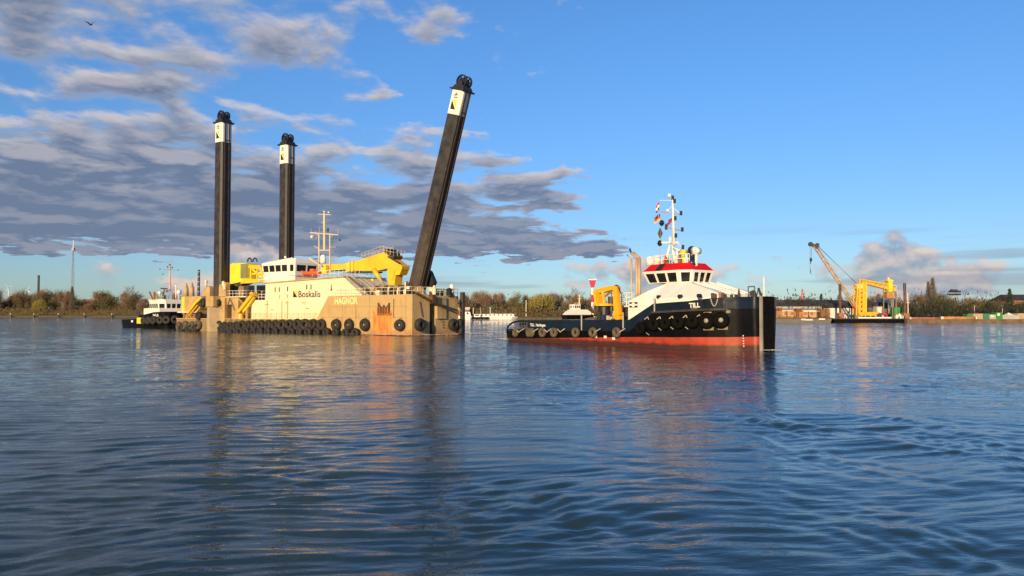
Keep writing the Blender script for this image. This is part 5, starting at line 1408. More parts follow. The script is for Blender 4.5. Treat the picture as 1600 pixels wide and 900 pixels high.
def tree(kind, px, py_top, Y, wpx, label, group, py_base=None):
    X, ztop = W(px, py_top, Y); zb_ = 1.2; h = ztop - zb_
    nat = {'bare': .85, 'poplar': .24, 'brush': .80, 'willow': .98, 'conifer': .42, 'evergreen': .75}[kind]
    w = (wpx / F * Y) / nat
    v = rt.randrange(3) if (kind, 1) in TREES else 0
    t, c = TREES[kind, v]
    e = empty(NAMES[kind], (X, Y, zb_ - .3), rt.uniform(0, 6.28)); e.scale = (w, w, h * 1.02)
    tag(e, label, 'tree', group)
    link('trunk', t, e); link('crown', (BROWN2 if v == 0 and rt.random() < .6 else OLIVE if v == 1 and rt.random() < .7 else c) if kind == 'brush' else c, e)
    return e

def zone(px, tab):
    for lim, t in tab:
        if px < lim: return t
# --- left bank
GW = 'trees of the wood on the far bank left of the dredger'
for i in range(34):
    px = -30 + i * 7.4 + rt.uniform(-3, 3)
    if px > 212: continue
    top = 456 + rt.uniform(-5, 8) + (14 if 120 < px < 156 else 0) + (15 if 180 < px < 200 else 0)
    tree('brush', px, top, shore_y(W(px, 490, 610)[0]) + rt.uniform(14, 60), rt.uniform(14, 30), 'brown budding tree in the wood ' + zone(px, ((13, 'beyond the wind turbines'), (45, 'between the two wind turbines'), (64, 'below the dark factory chimney'), (108, 'between the round willow and the radio mast'), (150, 'around the pale house'), (999, 'under the tall pale bare trees'))), GW)
for px, top, w in ((163, 446, 22), (171, 447, 20)):
    tree('bare', px, top, 640, w, 'tall pale bare tree standing above the wood left of the second tug', GW)
tree('bare', 212, 438, 625, 44, 'wide leafless tree directly left of the second tug', GW)
for px in (200, 224): tree('brush', px, 465, 622, 24, 'brown budding tree at the foot of the wide leafless tree', GW)
tree('willow', 62, 466, 618, 21, 'yellow green round willow in front of the brown wood', GW)
tree('poplar', 113, 446, 628, 10, 'narrow poplar at the foot of the tall lattice radio mast', GW)
tree('evergreen', 149, 467, 660, 11, 'small dark evergreen beside the house roof in the wood', GW)
# --- middle bank
GM = 'trees on the bank between the dredger and the black tugboat'
for i in range(20):
    px = 716 + i * 11 + rt.uniform(-3, 3)
    tree('brush', px, 461 + rt.uniform(-8, 9), shore_y(W(px, 490, 410)[0]) + rt.uniform(20, 60), rt.uniform(20, 30), 'brown budding tree in the wood ' + zone(px, ((750, 'beside the dredger bow'), (812, 'behind the white boathouse'), (862, 'behind the weeping willow'), (912, 'behind the white tug'), (9999, 'behind the red channel mark'))), GM)
for px, top, w in ((733, 462, 26), (800, 451, 22), (869, 443, 34), (893, 440, 42), (906, 447, 28)):
    tree('bare', px, top, shore_y(W(px, 490, 410)[0]) + 40, w, 'grey leafless tree rising above the wood behind the white tug' if px > 850 else 'grey leafless tree above the wood behind the white boats', GM)
for px, top, w in ((742, 467, 14), (782, 462, 20), (822, 453, 18), (828, 458, 26)):
    tree('evergreen', px, top, shore_y(W(px, 490, 410)[0]) + 32, w, 'dark evergreen tree in the wood left of the willow', GM)
tree('willow', 846, 456, 413, 42, 'large yellow green weeping willow on the bank beside the white tug', GM)
# --- behind the black tugboat, in case one looks past it, and the right bank
GR = 'trees behind the yard on the right bank'
for i in range(40):
    px = 1195 + i * 10.6 + rt.uniform(-4, 4)
    Y = rt.uniform(285, 330)
    top = 466 + rt.uniform(-4, 5) - (6 if 1335 < px < 1375 else 0) - (5 if 1420 < px < 1500 else 0)
    kd = 'brush' if rt.random() < .45 else 'evergreen'
    tree(kd, px, top, Y, rt.uniform(24, 38), ('brown budding tree ' if kd == 'brush' else 'dark evergreen ') + zone(px, ((1300, 'behind the long dark roofed shed'), (1405, 'behind the yellow gantry'), (1500, 'around the tall leafless poplars'), (1565, 'behind the coloured containers'), (9999, 'around the big dark roofed house'))), GR)
for px, top, w, k in ((1216, 459, 26, 'bare'), (1247, 456, 22, 'evergreen'), (1262, 464, 18, 'bare'), (1315, 452, 20, 'bare'), (1352, 453, 24, 'evergreen'), (1378, 456, 22, 'brush'), (1432, 462, 20, 'bare'), (1470, 452, 24, 'evergreen'), (1478, 462, 26, 'evergreen'), (1541, 464, 20, 'evergreen'), (1558, 460, 16, 'bare'), (1522, 472, 18, 'bare'), (1592, 470, 24, 'evergreen'), (1610, 470, 24, 'evergreen')):
    lb = {'bare': 'grey leafless tree rising above the dark row behind the timber yard', 'evergreen': 'tall dark evergreen rising above the row behind the timber yard', 'brush': 'tall brown tree rising behind the yellow conveyor'}[k]
    tree(k, px, top, rt.uniform(268, 282), w, lb, GR)
tree('conifer', 1283, 456.5, 295, 14, 'pointed dark fir behind the timber stacks', GR)
tree('conifer', 1577.5, 448, 275, 20, 'tall layered dark conifer beside the dark roofed house', GR)
tree('poplar', 1457, 431, 280, 16, 'tall leafless poplar standing right of the crane barge', GR)
tree('poplar', 1450, 437, 283, 12, 'shorter leafless poplar beside the tall one near the crane barge', GR)
# scrub along the foot of the woods
def scrub(pxs, Ymin, dY, hgt, m, seed, n):
    r = random.Random(seed); mb = MB()
    for k in range(n):
        px = r.uniform(*pxs); X = W(px, 490, Ymin)[0]; Y = shore_y(X) + 10 + r.uniform(0, dY); X = W(px, 490, Y)[0]; z = 1.1 + abs(r.gauss(0, .5)) * hgt
        s_ = r.uniform(.25, .6); d = Vector((r.gauss(0, .5), r.gauss(0, .5), 1)).normalized(); u = d.orthogonal().normalized()
        mb.add([(X - u.x * s_, Y - u.y * s_, z - s_ * .6), (X + u.x * s_, Y + u.y * s_, z - s_ * .6), (X + d.x, Y + d.y, z + s_ * 1.8)], [(0, 1, 2)])
    o = mb.build('scrub', M[m]); o['kind'] = 'stuff'
scrub((-60, 300), 610, 45, 5.0, 'twig_brown', 1, 9000)
scrub((-60, 300), 610, 80, 8.0, 'twig_olive', 5, 10000)
scrub((700, 1000), 405, 40, 4.0, 'twig_brown', 2, 6000)
scrub((700, 1000), 405, 70, 6.5, 'twig_olive', 6, 8000)
scrub((1190, 1660), 270, 75, 6.5, 'leaf_dark', 3, 14000)

# ================================================================== far things on the left
def thing(name, label, cat, X, Y, z=1.2, group=None): return tag(empty(name, (X, Y, z)), label, cat, group)
# lattice radio mast
Y = 690; X, zt = W(114.8, 375, Y); e = thing('radio_mast', 'tall thin lattice radio mast rising above the wood on the far bank', 'radio mast', X, Y)
mb = MB(); hh = zt - 1.2; zp_ = W(115, 392, Y)[1] - 1.2
for sx_, sy_ in ((-1, -1), (1, -1), (1, 1), (-1, 1)): mb.tube((sx_ * 1.3, sy_ * 1.3, 0), (sx_ * .4, sy_ * .4, zp_), .16, .11, 5)
nb = 22
for k in range(nb):
    z0_, z1_ = zp_ * k / nb, zp_ * (k + 1) / nb; w0 = 1.3 - .9 * k / nb; w1 = 1.3 - .9 * (k + 1) / nb
    for a, b in (((-1, -1), (1, -1)), ((1, -1), (1, 1)), ((1, 1), (-1, 1)), ((-1, 1), (-1, -1))):
        s_ = 1 if k % 2 else -1
        p, q = (a, b) if s_ > 0 else (b, a); mb.tube((p[0] * w0, p[1] * w0, z0_), (q[0] * w1, q[1] * w1, z1_), .06, .06, 3)
mb.build('lattice', M['grey_metal'], e)
mb = MB(); mb.box(-1.7, 1.7, -1.7, 1.7, zp_, zp_ + .5); mb.box(-1.0, 1.0, -1.0, 1.0, zp_ + .5, zp_ + 3); mb.build('platform', M['grey_metal'], e)
mb = MB(); mb.tube((0, 0, zp_ + 3), (0, 0, hh), .42, .2, 6); mb.build('antenna', M['white'], e)
Y = 900; X, zt = W(60.5, 430.5, Y); e = thing('chimney', 'slim dark factory chimney behind the brown wood', 'chimney', X, Y)
mb = MB(); mb.tube((0, 0, 0), (0, 0, zt - 1.2), 1.6, 1.2, 12); mb.build('stack', M['dark_metal'], e); mb = MB(); mb.tube((0, 0, zt - 2.2), (0, 0, zt - 1.0), 1.5, 1.5, 12); mb.build('rim', M['black'], e)
Y = 700; X, zt = W(310.8, 421.5, Y); e = thing('chimney', 'dark grey chimney with faint bands between the second tug and the dredger pillar', 'chimney', X, Y)
mb = MB(); hh = zt - 1.2; mb.tube((0, 0, 0), (0, 0, hh), 1.5, 1.05, 12); mb.build('stack', M['dark_metal'], e)
for k in range(7):
    z = hh * (1 - .11 * k) - 1.5; rr = 1.05 + .45 * (1 - z / hh); mb = MB(); mb.tube((0, 0, z - .9), (0, 0, z), rr + .05, rr + .04, 12); mb.build('band', M['grey_metal'], e)
for px, pt, a0 in ((13.5, 449, .2), (45, 453, 1.1)):
    Y = 2400; X, zt = W(px, pt, Y); e = thing('wind_turbine', 'small white wind turbine far behind the brown wood', 'wind turbine', X, Y, 2.0, 'wind turbines behind the wood')
    mb = MB(); mb.tube((0, 0, 0), (0, 0, zt - 2), 1.6, 1.1, 10); mb.build('tower', M['white'], e)
    mb = MB(); mb.box(-1.2, 1.2, -4, 4, zt - 3, zt - 1); mb.build('nacelle', M['white'], e)
    for k in range(3):
        a = a0 + k * 2.094; mb = MB(); mb.add([(0, -4.5, zt - 2), (2.4 * math.cos(a + .15) * 3, -4.5, zt - 2 + 2.4 * math.sin(a + .15) * 3), (15 * math.cos(a), -4.5, zt - 2 + 15 * math.sin(a)), (0, -5.2, zt - 2)], [(0, 1, 2), (3, 2, 1), (0, 2, 3), (0, 3, 1)]); mb.build('blade', M['white'], e)
def house(px0, px1, p_eave, p_ridge, Y, dep, wall, roof, label, cat='house', name='house', win=0, base=1.2, doors=()):
    X0, ze = W(px0, p_eave, Y); X1, _ = W(px1, p_eave, Y); zr = W(px0, p_ridge, Y)[1]
    e = thing(name, label, cat, (X0 + X1) / 2, Y, base); w = (X1 - X0) / 2; ze -= base; zr -= base
    mb = MB(); mb.box(-w, w, 0, dep, -.5, ze); wl = mb.build('wall', M[wall], e)
    mb = MB(); mb.add([(-w - .3, -.4, ze), (w + .3, -.4, ze), (w + .3, dep + .4, ze), (-w - .3, dep + .4, ze), (-w - .3, dep / 2, zr), (w + .3, dep / 2, zr)], [(0, 1, 5, 4), (2, 3, 4, 5), (0, 4, 3), (1, 2, 5), (3, 2, 1, 0)]); mb.build('roof', M[roof], e)
    for k in range(win):
        x = -w + 2 * w * (k + .5) / win; mb = MB(); mb.box(x - w / win * .45, x + w / win * .45, -.06, -.003, ze * .42, ze * .78); mb.build('window', M['glass'], wl)
    return e, w, ze
house(127, 145, 473, 467.5, 655, 9, 'plaster', 'brick', 'pale house with low roof half hidden in the wood', win=4)
for i, px in enumerate((16.8, 53.3, 91.3, 132, 175, 219)):
    X = W(px, 495, 614)[0]; Y = shore_y(X) - 1.5; X, zt = W(px, 489.3, Y); e = thing('mooring_pile', 'dark mooring pile with pale cap along the far left bank', 'pile', X, Y, -.5, 'mooring piles along the left bank')
    mb = MB(); mb.tube((0, 0, -1), (0, 0, zt - .6), 0.75, 0.7, 10); mb.build('pile', M['black'], e); mb = MB(); mb.tube((0, 0, zt - .6), (0, 0, zt + .5), .72, .5, 10); mb.build('cap', M['beige_paint'], e)

# ================================================================== middle bank
# white tug
vx, vy = W(893, 497, 396)[0], 396
Vf = Frame(vx + 3, vy - 2, 150.0)
wt_ = Vf.root('moored_tug'); tag(wt_, 'white tug with dark funnel moored at the bank before the leafless trees', 'tugboat')
mb = MB(); L0 = 14
mb.plan([(9.5, 0), (7.5, 2.3), (3, 3.4), (-8, 3.4), (-9, 2.6), (-9, -2.6), (-8, -3.4), (3, -3.4), (7.5, -2.3)], -.8, 2.2, 0, [(10.5, 0), (8.2, 2.7), (3, 3.6), (-8, 3.6), (-9, 2.8), (-9, -2.8), (-8, -3.6), (3, -3.6), (8.2, -2.7)]); mb.build('hull', M['hull_black'], wt_)
mb = MB(); mb.prism([(-7, 2.2), (8, 2.2), (6.0, 3.9), (4, 5.0), (-4.5, 5.0), (-7, 3.6)], -2.7, 2.7); mb.build('superstructure', M['white'], wt_)
bot = [(-.5, -2.1), (3.4, -2.1), (4.2, -1.2), (4.2, 1.2), (3.4, 2.1), (-.5, 2.1)]
vw = cabin(wt_, bot, [(x * 1.02, y * 1.05) for x, y in bot], 5.0, 5.9, 7.0, 7.5, [3, 1, 2, 1, 3, 1], M['white'], .3, 'wheelhouse')
mb = MB(); mb.plan([(x, y * 1.12) for x, y in bot], 7.5, 7.7); mb.build('roof', M['white'], vw)
mb = MB(); rail(mb, [(-.4, 2.0, 7.7), (3.4, 2.0, 7.7)], .9, 1, .06); mb.build('railing', M['white'], vw)
mb = MB(); mb.tube((-1.2, 0, 7), (-1.4, 0, 13), .5, .35, 8); mb.beam((-1.3, -1.6, 10.8), (-1.3, 1.6, 10.8), .3); mb.beam((-1.3, -1.2, 12.2), (-1.3, 1.2, 12.2), .3); mb.build('mast', M['mast_yellow'], wt_)
mb = MB(); mb.prism([(-4.2, 5), (-1.6, 5), (-1.7, 7.9), (-3.9, 7.3)], -1.3, 1.3); mb.build('funnel', M['black'], wt_)
# red triangular channel mark
Y = 420; X, zt = W(925.8, 436.5, Y); e = thing('channel_mark', 'dark red downward triangle channel mark on a white and red post', 'channel mark', X, Y)
zc2 = W(926, 449.5, Y)[1] - 1.2; zt2 = zt - 1.2; wd_ = 6.2 / F * Y
mb = MB(); mb.prism([(-wd_ * .92, zt2 - .5), (wd_ * .92, zt2 - .5), (.9, zc2), (-.9, zc2)], -.12, .12); mb.build('triangle_board', M['mark_red'], e)
mb = MB(); mb.beam((-wd_, 0, zt2 - .1), (wd_, 0, zt2 - .1), .5); mb.build('board_frame', M['white'], e)
for k in range(4):
    z0_, z1_ = zc2 * (1 - k / 4), zc2 * (1 - (k + 1) / 4); mb = MB(); mb.tube((0, .3, z1_), (0, .3, z0_), .8, .8, 10); mb.build('post_section', M['white' if k % 2 == 0 else 'mark_red'], e)
# moored white boats and the low sheds between dredger and tug
def boat(px0, px1, Y, hh, label, m1='white', cab=(.3, .8, 1.3), name='moored_boat', mastpx=None, group=None):
    X0 = W(px0, 495, Y)[0]; X1 = W(px1, 495, Y)[0]; L = X1 - X0; e = thing(name, label, 'boat', (X0 + X1) / 2, Y, 0, group); w = min(2.6, L * .12)
    mb = MB(); mb.plan([(-L / 2 + .3, -w * .8), (L / 2 - L * .16, -w), (L / 2 - .6, 0), (L / 2 - L * .16, w), (-L / 2 + .3, w * .8)], -.4, hh, 0, [(-L / 2, -w), (L / 2 - L * .14, -w * 1.1), (L / 2, 0), (L / 2 - L * .14, w * 1.1), (-L / 2, w)]); mb.build('hull', M[m1], e)
    a, b, c = cab; mb = MB(); mb.prism([(-L / 2 + a * L, hh), (-L / 2 + b * L, hh), (-L / 2 + b * L - .5, hh + c), (-L / 2 + a * L + .2, hh + c)], -w * .7, w * .7); cb_ = mb.build('cabin', M['white'], e)
    n = max(2, int((b - a) * L / 2.2))
    for k in range(n):
        x = -L / 2 + a * L + .6 + ((b - a) * L - 1.4) * (k + .5) / n; mb = MB(); mb.box(x - .5, x + .5, -w * .7 - .03, -w * .7 - .002, hh + c * .4, hh + c * .85); mb.build('window', M['glass'], cb_)
    if mastpx: mb = MB(); mb.tube((0, 0, hh), (0, 0, hh + mastpx / F * Y), .1, .06, 5); mb.build('mast', M['white'], e)
    return e
boat(745, 809, 404, 1.2, 'long low white passenger boat moored at the bank', cab=(.05, .92, 1.4))
boat(716, 738, 407, 1.6, 'white boat with brown deckhouse just right of the dredger bow', cab=(.2, .9, 2.2))
boat(738, 764, 400, 1.0, 'dark hulled barge with white cabin moored before the wood', 'hull_black', (.1, .5, 1.6), mastpx=16)
boat(914, 932, 396, 1.2, 'small white motor boat half hidden by the tugboat deck crane', cab=(.2, .8, 1.8))
for i, (p0, p1, pe, pr, wl, rf_, lb) in enumerate(((712, 733, 484, 480, 'brick', 'white', 'low brick shed with white roof beside the dredger bow'), (800, 835, 494, 492.5, 'concrete', 'concrete', 'low stone landing stage left of the willow'), (766, 806, 490.5, 488.8, 'plaster', 'white', 'long low white boathouse behind the moored boats'))):
    house(p0, p1, pe, pr, 416 + i, 6, wl, rf_, lb, 'shed', 'waterside_shed', win=(3 if i != 1 else 0))
for px, pt in ((739.5, 482), (766, 481), (822, 470)):
    X, zt = W(px, pt, 412); e = thing('lamp_post', 'thin pale lamp post on the bank behind the moored boats', 'lamp post', X, 412, 1.0, 'lamp posts on the middle bank'); mb = MB(); mb.tube((0, 0, 0), (0, 0, zt - 1), .22, .14, 6); mb.build('post', M['white'], e); mb = MB(); mb.box(-.5, .5, -.2, .2, zt - 1, zt - .7); mb.build('lamp_head', M['grey_metal'], e)

# ================================================================== the yard on the right bank
# dark hopper barge with timber bundles on the quay behind it
def barge(px0, px1, Y, ptop, dep, m, label, name='barge'):
    X0, zt = W(px0, ptop, Y); X1, _ = W(px1, ptop, Y); e = thing(name, label, 'barge', (X0 + X1) / 2, Y, 0); w = (X1 - X0) / 2
    mb = MB(); mb.prism([(-w, zt), (-w + .8, -.6), (w - .8, -.6), (w, zt)], 0, dep); mb.build('hull', M[m], e)
    mb = MB(); mb.box(-w - .1, w + .1, -.12, -.003, zt - .25, zt); mb.build('rubbing_strake', M['dark_metal'], e)
    k = int(w / 2.2)
    for i in range(k):
        x = -w + 2 * w * (i + .5) / k; mb = MB(); mb.tube((x, .6, zt), (x, .6, zt + .55), .18, .22, 8); mb.build('bollard', M['black'], e)
    return e, w, zt
b1, bw1, bz1 = barge(1160, 1300.5, 240, 496.3, 8, 'deck_grey', 'long dark grey flat barge below the timber stacks')
X, z = W(1256, 499.2, 240)
lettering('Wiesen', .9, lambda u, v: (X - b1.location.x + u - 1, -.16, z - .3 + v), M['white'], b1, 1.4, .03)
mb = MB(); X, z = W(1284, 498.6, 240); mb.box(X - b1.location.x - 1, X - b1.location.x + 1, -.15, -.121, z - .2, z + .2); mb.build('name_plate', M['white'], b1)
b2, bw2, bz2 = barge(1301.5, 1418, 241, 497.5, 9, 'hull_black', 'black spud barge carrying the yellow crane')
mb = MB(); X0, z0 = W(1341, 496, 241); X1, _ = W(1393, 496, 241); mb.box(X0 - b2.location.x, X1 - b2.location.x, -.1, .2, bz2, bz2 + .45); mb.build('bulwark_strip', M['white'], b2)
for px, pt, m in ((1312.4, 444, 'brick'), (1413.3, 442.5, 'dark_metal')):
    X, zt = W(px, pt, 243); mb = MB(); mb.tube((X - b2.location.x, 2, -1), (X - b2.location.x, 2, zt), .42, .42, 12); sp_ = mb.build('spud_pole', M['rust_dark'], b2); mb = MB(); mb.tube((X - b2.location.x, 2, zt - 2.2), (X - b2.location.x, 2, zt + .05), .45, .45, 12); mb.build('pole_top', M['dark_metal'], sp_)
    mb = MB(); mb.box(X - b2.location.x - .9, X - b2.location.x + .9, 1.0, 3.0, bz2, bz2 + 1.8); mb.build('pole_sleeve', M['brick'], b2)
Xq = W(1418.5, 466, 243)[0] - b2.location.x; mb = MB(); mb.tube((Xq, 2, bz2), (Xq, 2, W(1418, 458, 243)[1]), .14, .1, 6); mb.beam((Xq - .6, 2, W(1418, 473, 243)[1]), (Xq + .6, 2, W(1418, 473, 243)[1]), .12); mb.build('light_mast', M['white'], b2)
# timber stacks: uprights with planks
def timber(px0, px1, ptop, Y, label, dark=False, pbase=496):
    X0, zt = W(px0, ptop, Y); X1, _ = W(px1, ptop, Y); e = thing('timber_stack', label, 'timber', (X0 + X1) / 2, Y, 1.1, 'timber stacks on the quay'); w = (X1 - X0) / 2; zt -= 1.1; r = random.Random(px0)
    n = max(3, int(zt / .38))
    for i in range(n):
        z0_ = zt * i / n
        mb = MB(); o = r.uniform(-.15, .15); mb.box(-w + o + .1, w + o - .1, .1 + r.uniform(0, .15), 2.6, z0_ + .04, zt * (i + 1) / n - .03); mb.build('beam', M['timber_dark' if dark or r.random() < .2 else 'timber'], e)
    for k in range(max(2, int(w * 2 / 4))):
        x = -w + 2 * w * (k + .12) / max(2, int(w * 2 / 4)); mb = MB(); mb.box(x - .12, x + .12, -.15, .08, 0, zt + .1); mb.build('upright', M['rust_dark'], e)
for a, b, t, d, lb in ((1203.5, 1209.5, 488, False, 'short end of a pale brown timber stack beside the tugboat bow'), (1210, 1244.5, 486, False, 'long pale brown timber stack on the quay, nearer the tugboat bow'), (1245.5, 1277, 487, False, 'long pale brown timber stack on the quay, next to the dark one'), (1281, 1298, 483, True, 'dark reddish timber stack at the end of the quay row')):
    timber(a, b, t, 254, lb, d)
for a, b, t, lb in ((1209, 1223, 481, 'dark reddish timber bundle behind the long stacks'), (1244, 1256, 482, 'dark reddish timber bundle behind the long stacks')):
    timber(a, b, t, 259, lb, True)
house(1200, 1332, 478.5, 468, 268, 16, 'shed_wall', 'shed_roof', 'long shed with dark low roof behind the timber stacks', 'shed', 'storage_shed', win=0)
e_, w_, z_ = house(1296, 1336, 481, 475, 262, 8, 'white', 'shed_roof', 'pale corrugated shed behind the barge pole', 'shed', 'storage_shed')
for k in range(9):
    x = -w_ + 2 * w_ * (k + .5) / 9; mb = MB(); mb.box(x - .07, x + .07, -.07, -.002, 0, z_); mb.build('panel_rib', M['shed_wall'], e_)
e_, w_, z_ = house(1203, 1283, 484.5, 482, 264, 5, 'white', 'grey_paint', 'long low white hut row behind the timber stacks', 'shed', 'storage_shed', win=8)
# grey gabled shed, gable towards the water
Yg = 262; X0, zl = W(1356, 480, Yg); Xp, zpk = W(1385, 468, Yg); X1, zr_ = W(1404.5, 465.5, Yg)
e = thing('gabled_shed', 'grey shed with dark sloping roof behind the yellow conveyor', 'shed', 0, Yg, 1.2)
Xm = W(1387, 470, Yg)[0]
mb = MB(); mb.add([(Xm, 0, -.5), (X1, 2, -.5), (X1, 2, zr_ - 1.2), (Xm, 0, W(1387, 473.5, Yg)[1] - 1.2), (Xm, 14, -.5), (X1, 14, -.5), (X1, 14, zr_ - 1.2), (Xm, 14, W(1387, 473.5, Yg)[1] - 1.2)], [(0, 1, 2, 3), (1, 5, 6, 2), (5, 4, 7, 6), (4, 0, 3, 7), (3, 2, 6, 7)]); mb.build('wall', M['shed_wall'], e)
mb = MB(); mb.add([(X0, .2, zl - 1.2), (Xm - .01, -.1, W(1387, 482, Yg)[1] - 1.2), (Xm - .01, -.1, W(1387, 473.0, Yg)[1] - 1.2), (X0 + 2.0, 6, W(1364, 470, Yg)[1] - 1.2), (X0, 12, zl - 1.2), (Xm - .01, 12, W(1387, 471, Yg)[1] - 1.2)], [(0, 1, 2, 3), (0, 3, 4), (3, 2, 5, 4), (1, 5, 2)]); mb.build('roof', M['shed_roof'], e)
mb = MB(); mb.box(X0 + .4, Xm - .02, .5, 11, -.5, zl - 1.25); mb.build('wall', M['deck_grey'], e)
def container(px0, px1, ptop, Y, m, label, pbase=None, win=False, name='container', group=None):
    X0, zt = W(px0, ptop, Y); X1, _ = W(px1, ptop, Y); e = thing(name, label, 'container', (X0 + X1) / 2, Y, 1.15, group); w = (X1 - X0) / 2; zt -= 1.15
    mb = MB(); mb.box(-w, w, 0, 2.5, 0, zt); mb.build('body', M[m], e)
    k = max(4, int(w * 2 / .55))
    for i in range(k):
        x = -w + 2 * w * (i + .5) / k; mb = MB(); mb.box(x - .10, x + .10, -.06, -.002, .12, zt - .12); mb.build('rib', M[m], e)
    for z in (0, zt - .12):
        mb = MB(); mb.box(-w - .02, w + .02, -.09, -.061, z, z + .12); mb.build('rail', M[m], e)
    if win:
        mb = MB(); mb.box(-w * .6, w * .1, -.13, -.091, zt * .5, zt * .85); mb.build('panel', M['white'], e)
container(1397, 1411, 480, 250, 'green_paint', 'bright green container beside the dark barge pole')
container(1370, 1381, 479, 252, 'plaster', 'cream site cabin behind the red winch', win=True)
container(1511.5, 1520, 490.5, 246, 'green_paint', 'small green skip beside the long brown pipe')
container(1520.5, 1535.5, 490, 246, 'beige_paint', 'beige container next to the teal one')
container(1535.8, 1545.8, 490, 246, 'teal_paint', 'teal container between the beige and the white ones')
container(1546, 1556, 491.5, 246, 'grey_paint', 'pale container with white panels next to the teal one', win=True)
container(1556.2, 1566, 488, 246, 'green_paint', 'tall green container with a white panel', win=True)
container(1566.5, 1592, 492, 247, 'grey_paint', 'long pale grey container under the white tent')
container(1590, 1612, 489.5, 249, 'beige_paint', 'beige container at the far right of the row')
Y = 250; X, zt = W(1580, 488.3, Y); w = 6.5 / F * Y; e = thing('tent', 'small white pointed tent behind the pale grey container', 'tent', X, Y, 1.15); zz_ = W(1580, 493, Y)[1] - 1.15
mb = MB(); mb.add([(-w, 0, zz_), (w, 0, zz_), (w, 2 * w, zz_), (-w, 2 * w, zz_), (0, w, zt - 1.15)], [(0, 1, 4), (1, 2, 4), (2, 3, 4), (3, 0, 4)]); mb.build('canopy', M['white'], e)
for sx_ in (-1, 1):
    for yy in (0, 2 * w): mb = MB(); mb.tube((sx_ * w * .97, yy, 0), (sx_ * w * .97, yy, zz_), .06); mb.build('leg', M['grey_metal'], e)
# long brown pipe / pontoons along the water
for a, b, pt, Y, m, lb in ((1422, 1470, 495.5, 243, 'brick', 'reddish brown floating pipe along the quay right of the crane barge'), (1472, 1524, 494.5, 243, 'timber', 'long light brown floating pipe below the green skip')):
    X0, zt = W(a, pt, Y); X1, _ = W(b, pt, Y); e = thing('dredge_pipe', lb, 'pipe', (X0 + X1) / 2, Y, 1.0); w = (X1 - X0) / 2; r_ = max(.3, (zt - 1.0) / 2)
    mb = MB(); mb.tube((-w, 0, r_), (w, 0, r_), r_, r_, 12); mb.build('tube', M[m], e, True)
    for k in range(5): x = -w + 2 * w * k / 4; mb = MB(); mb.tube((x - .12, 0, r_), (x + .12, 0, r_), r_ * 1.18, r_ * 1.18, 12); mb.build('flange', M['white' if k in (0, 4) else m], e)
# quay wall in front of the yard
X0 = W(1300, 500, 238)[0]; mb = MB(); mb.box(W(1417, 500, 239.5)[0], 420, 239.5, 243, -1, 1.15); q = tag(mb.build('quay_wall', M['quay']), 'low brown quay wall along the right bank', 'quay wall')
mb = MB(); mb.box(70, W(1417, 500, 252)[0], 250, 256, -1, 1.1); q = tag(mb.build('quay_wall', M['quay']), 'brown quay wall behind the two dark barges', 'quay wall')
# dark roofed house at the far right, floodlight mast, platform tower
house(1583, 1640, 469, 459.5, 290, 14, 'brick', 'shed_roof', 'big house with dark roof beside the layered conifer', win=5)
Y = 420; X, zt = W(1491.5, 452, Y); e = thing('lookout_tower', 'pale slim tower carrying two dark platforms above the dark trees', 'tower', X, Y)
mb = MB(); wq = 8.0 / F * Y
for py in (455.5, 460): z = W(1491, py, Y)[1] - 1.2; mb = MB(); mb.box(-wq, wq, -1.2, 1.2, z - .42, z + .42); mb.build('platform', M['black'], e)
z = W(1491, 453.5, Y)[1] - 1.2; mb = MB(); mb.box(-wq * .7, wq * .4, -1, 1, z - .4, z + .5); mb.build('cabin', M['dark_metal'], e)
for sx_ in (-1, 1): mb = MB(); mb.tube((sx_ * wq * .5, 0, 0), (sx_ * wq * .35, 0, zt - 2.5), .35, .25, 6); mb.build('leg', M['grey_paint'], e)
for px, pt in ((1522.5, 478), (1566, 478), (1344.5, 466)):
    X, zt = W(px, pt, 256); e = thing('lamp_post', 'thin pale lamp post standing in the container yard', 'lamp post', X, 256, 1.1, 'lamp posts in the yard'); mb = MB(); mb.tube((0, 0, 0), (0, 0, zt - 1.1), .09, .06, 6); mb.build('post', M['white'], e); mb = MB(); mb.box(-.4, .4, -.2, .2, zt - 1.1, zt - .85); mb.build('lamp_head', M['grey_metal'], e)
# dark red mast among the trees
X, zt = W(1253.5, 451.5, 285); e = thing('signal_mast', 'dark reddish lattice mast among the trees behind the timber yard', 'mast', X, 285); mb = MB()
for s_ in (-1, 1): mb.tube((s_ * .9, 0, 0), (s_ * .15, 0, zt - 1.2), .15, .12, 5)
for k in range(9): z = (zt - 1.2) * k / 9; w_ = .9 - .75 * k / 9; mb.tube((-w_, 0, z), (w_, 0, z + 1), .09, .09, 4); mb.tube((w_, 0, z), (-w_, 0, z + 1), .09, .09, 4)
mb.build('lattice', M['red_paint'], e)

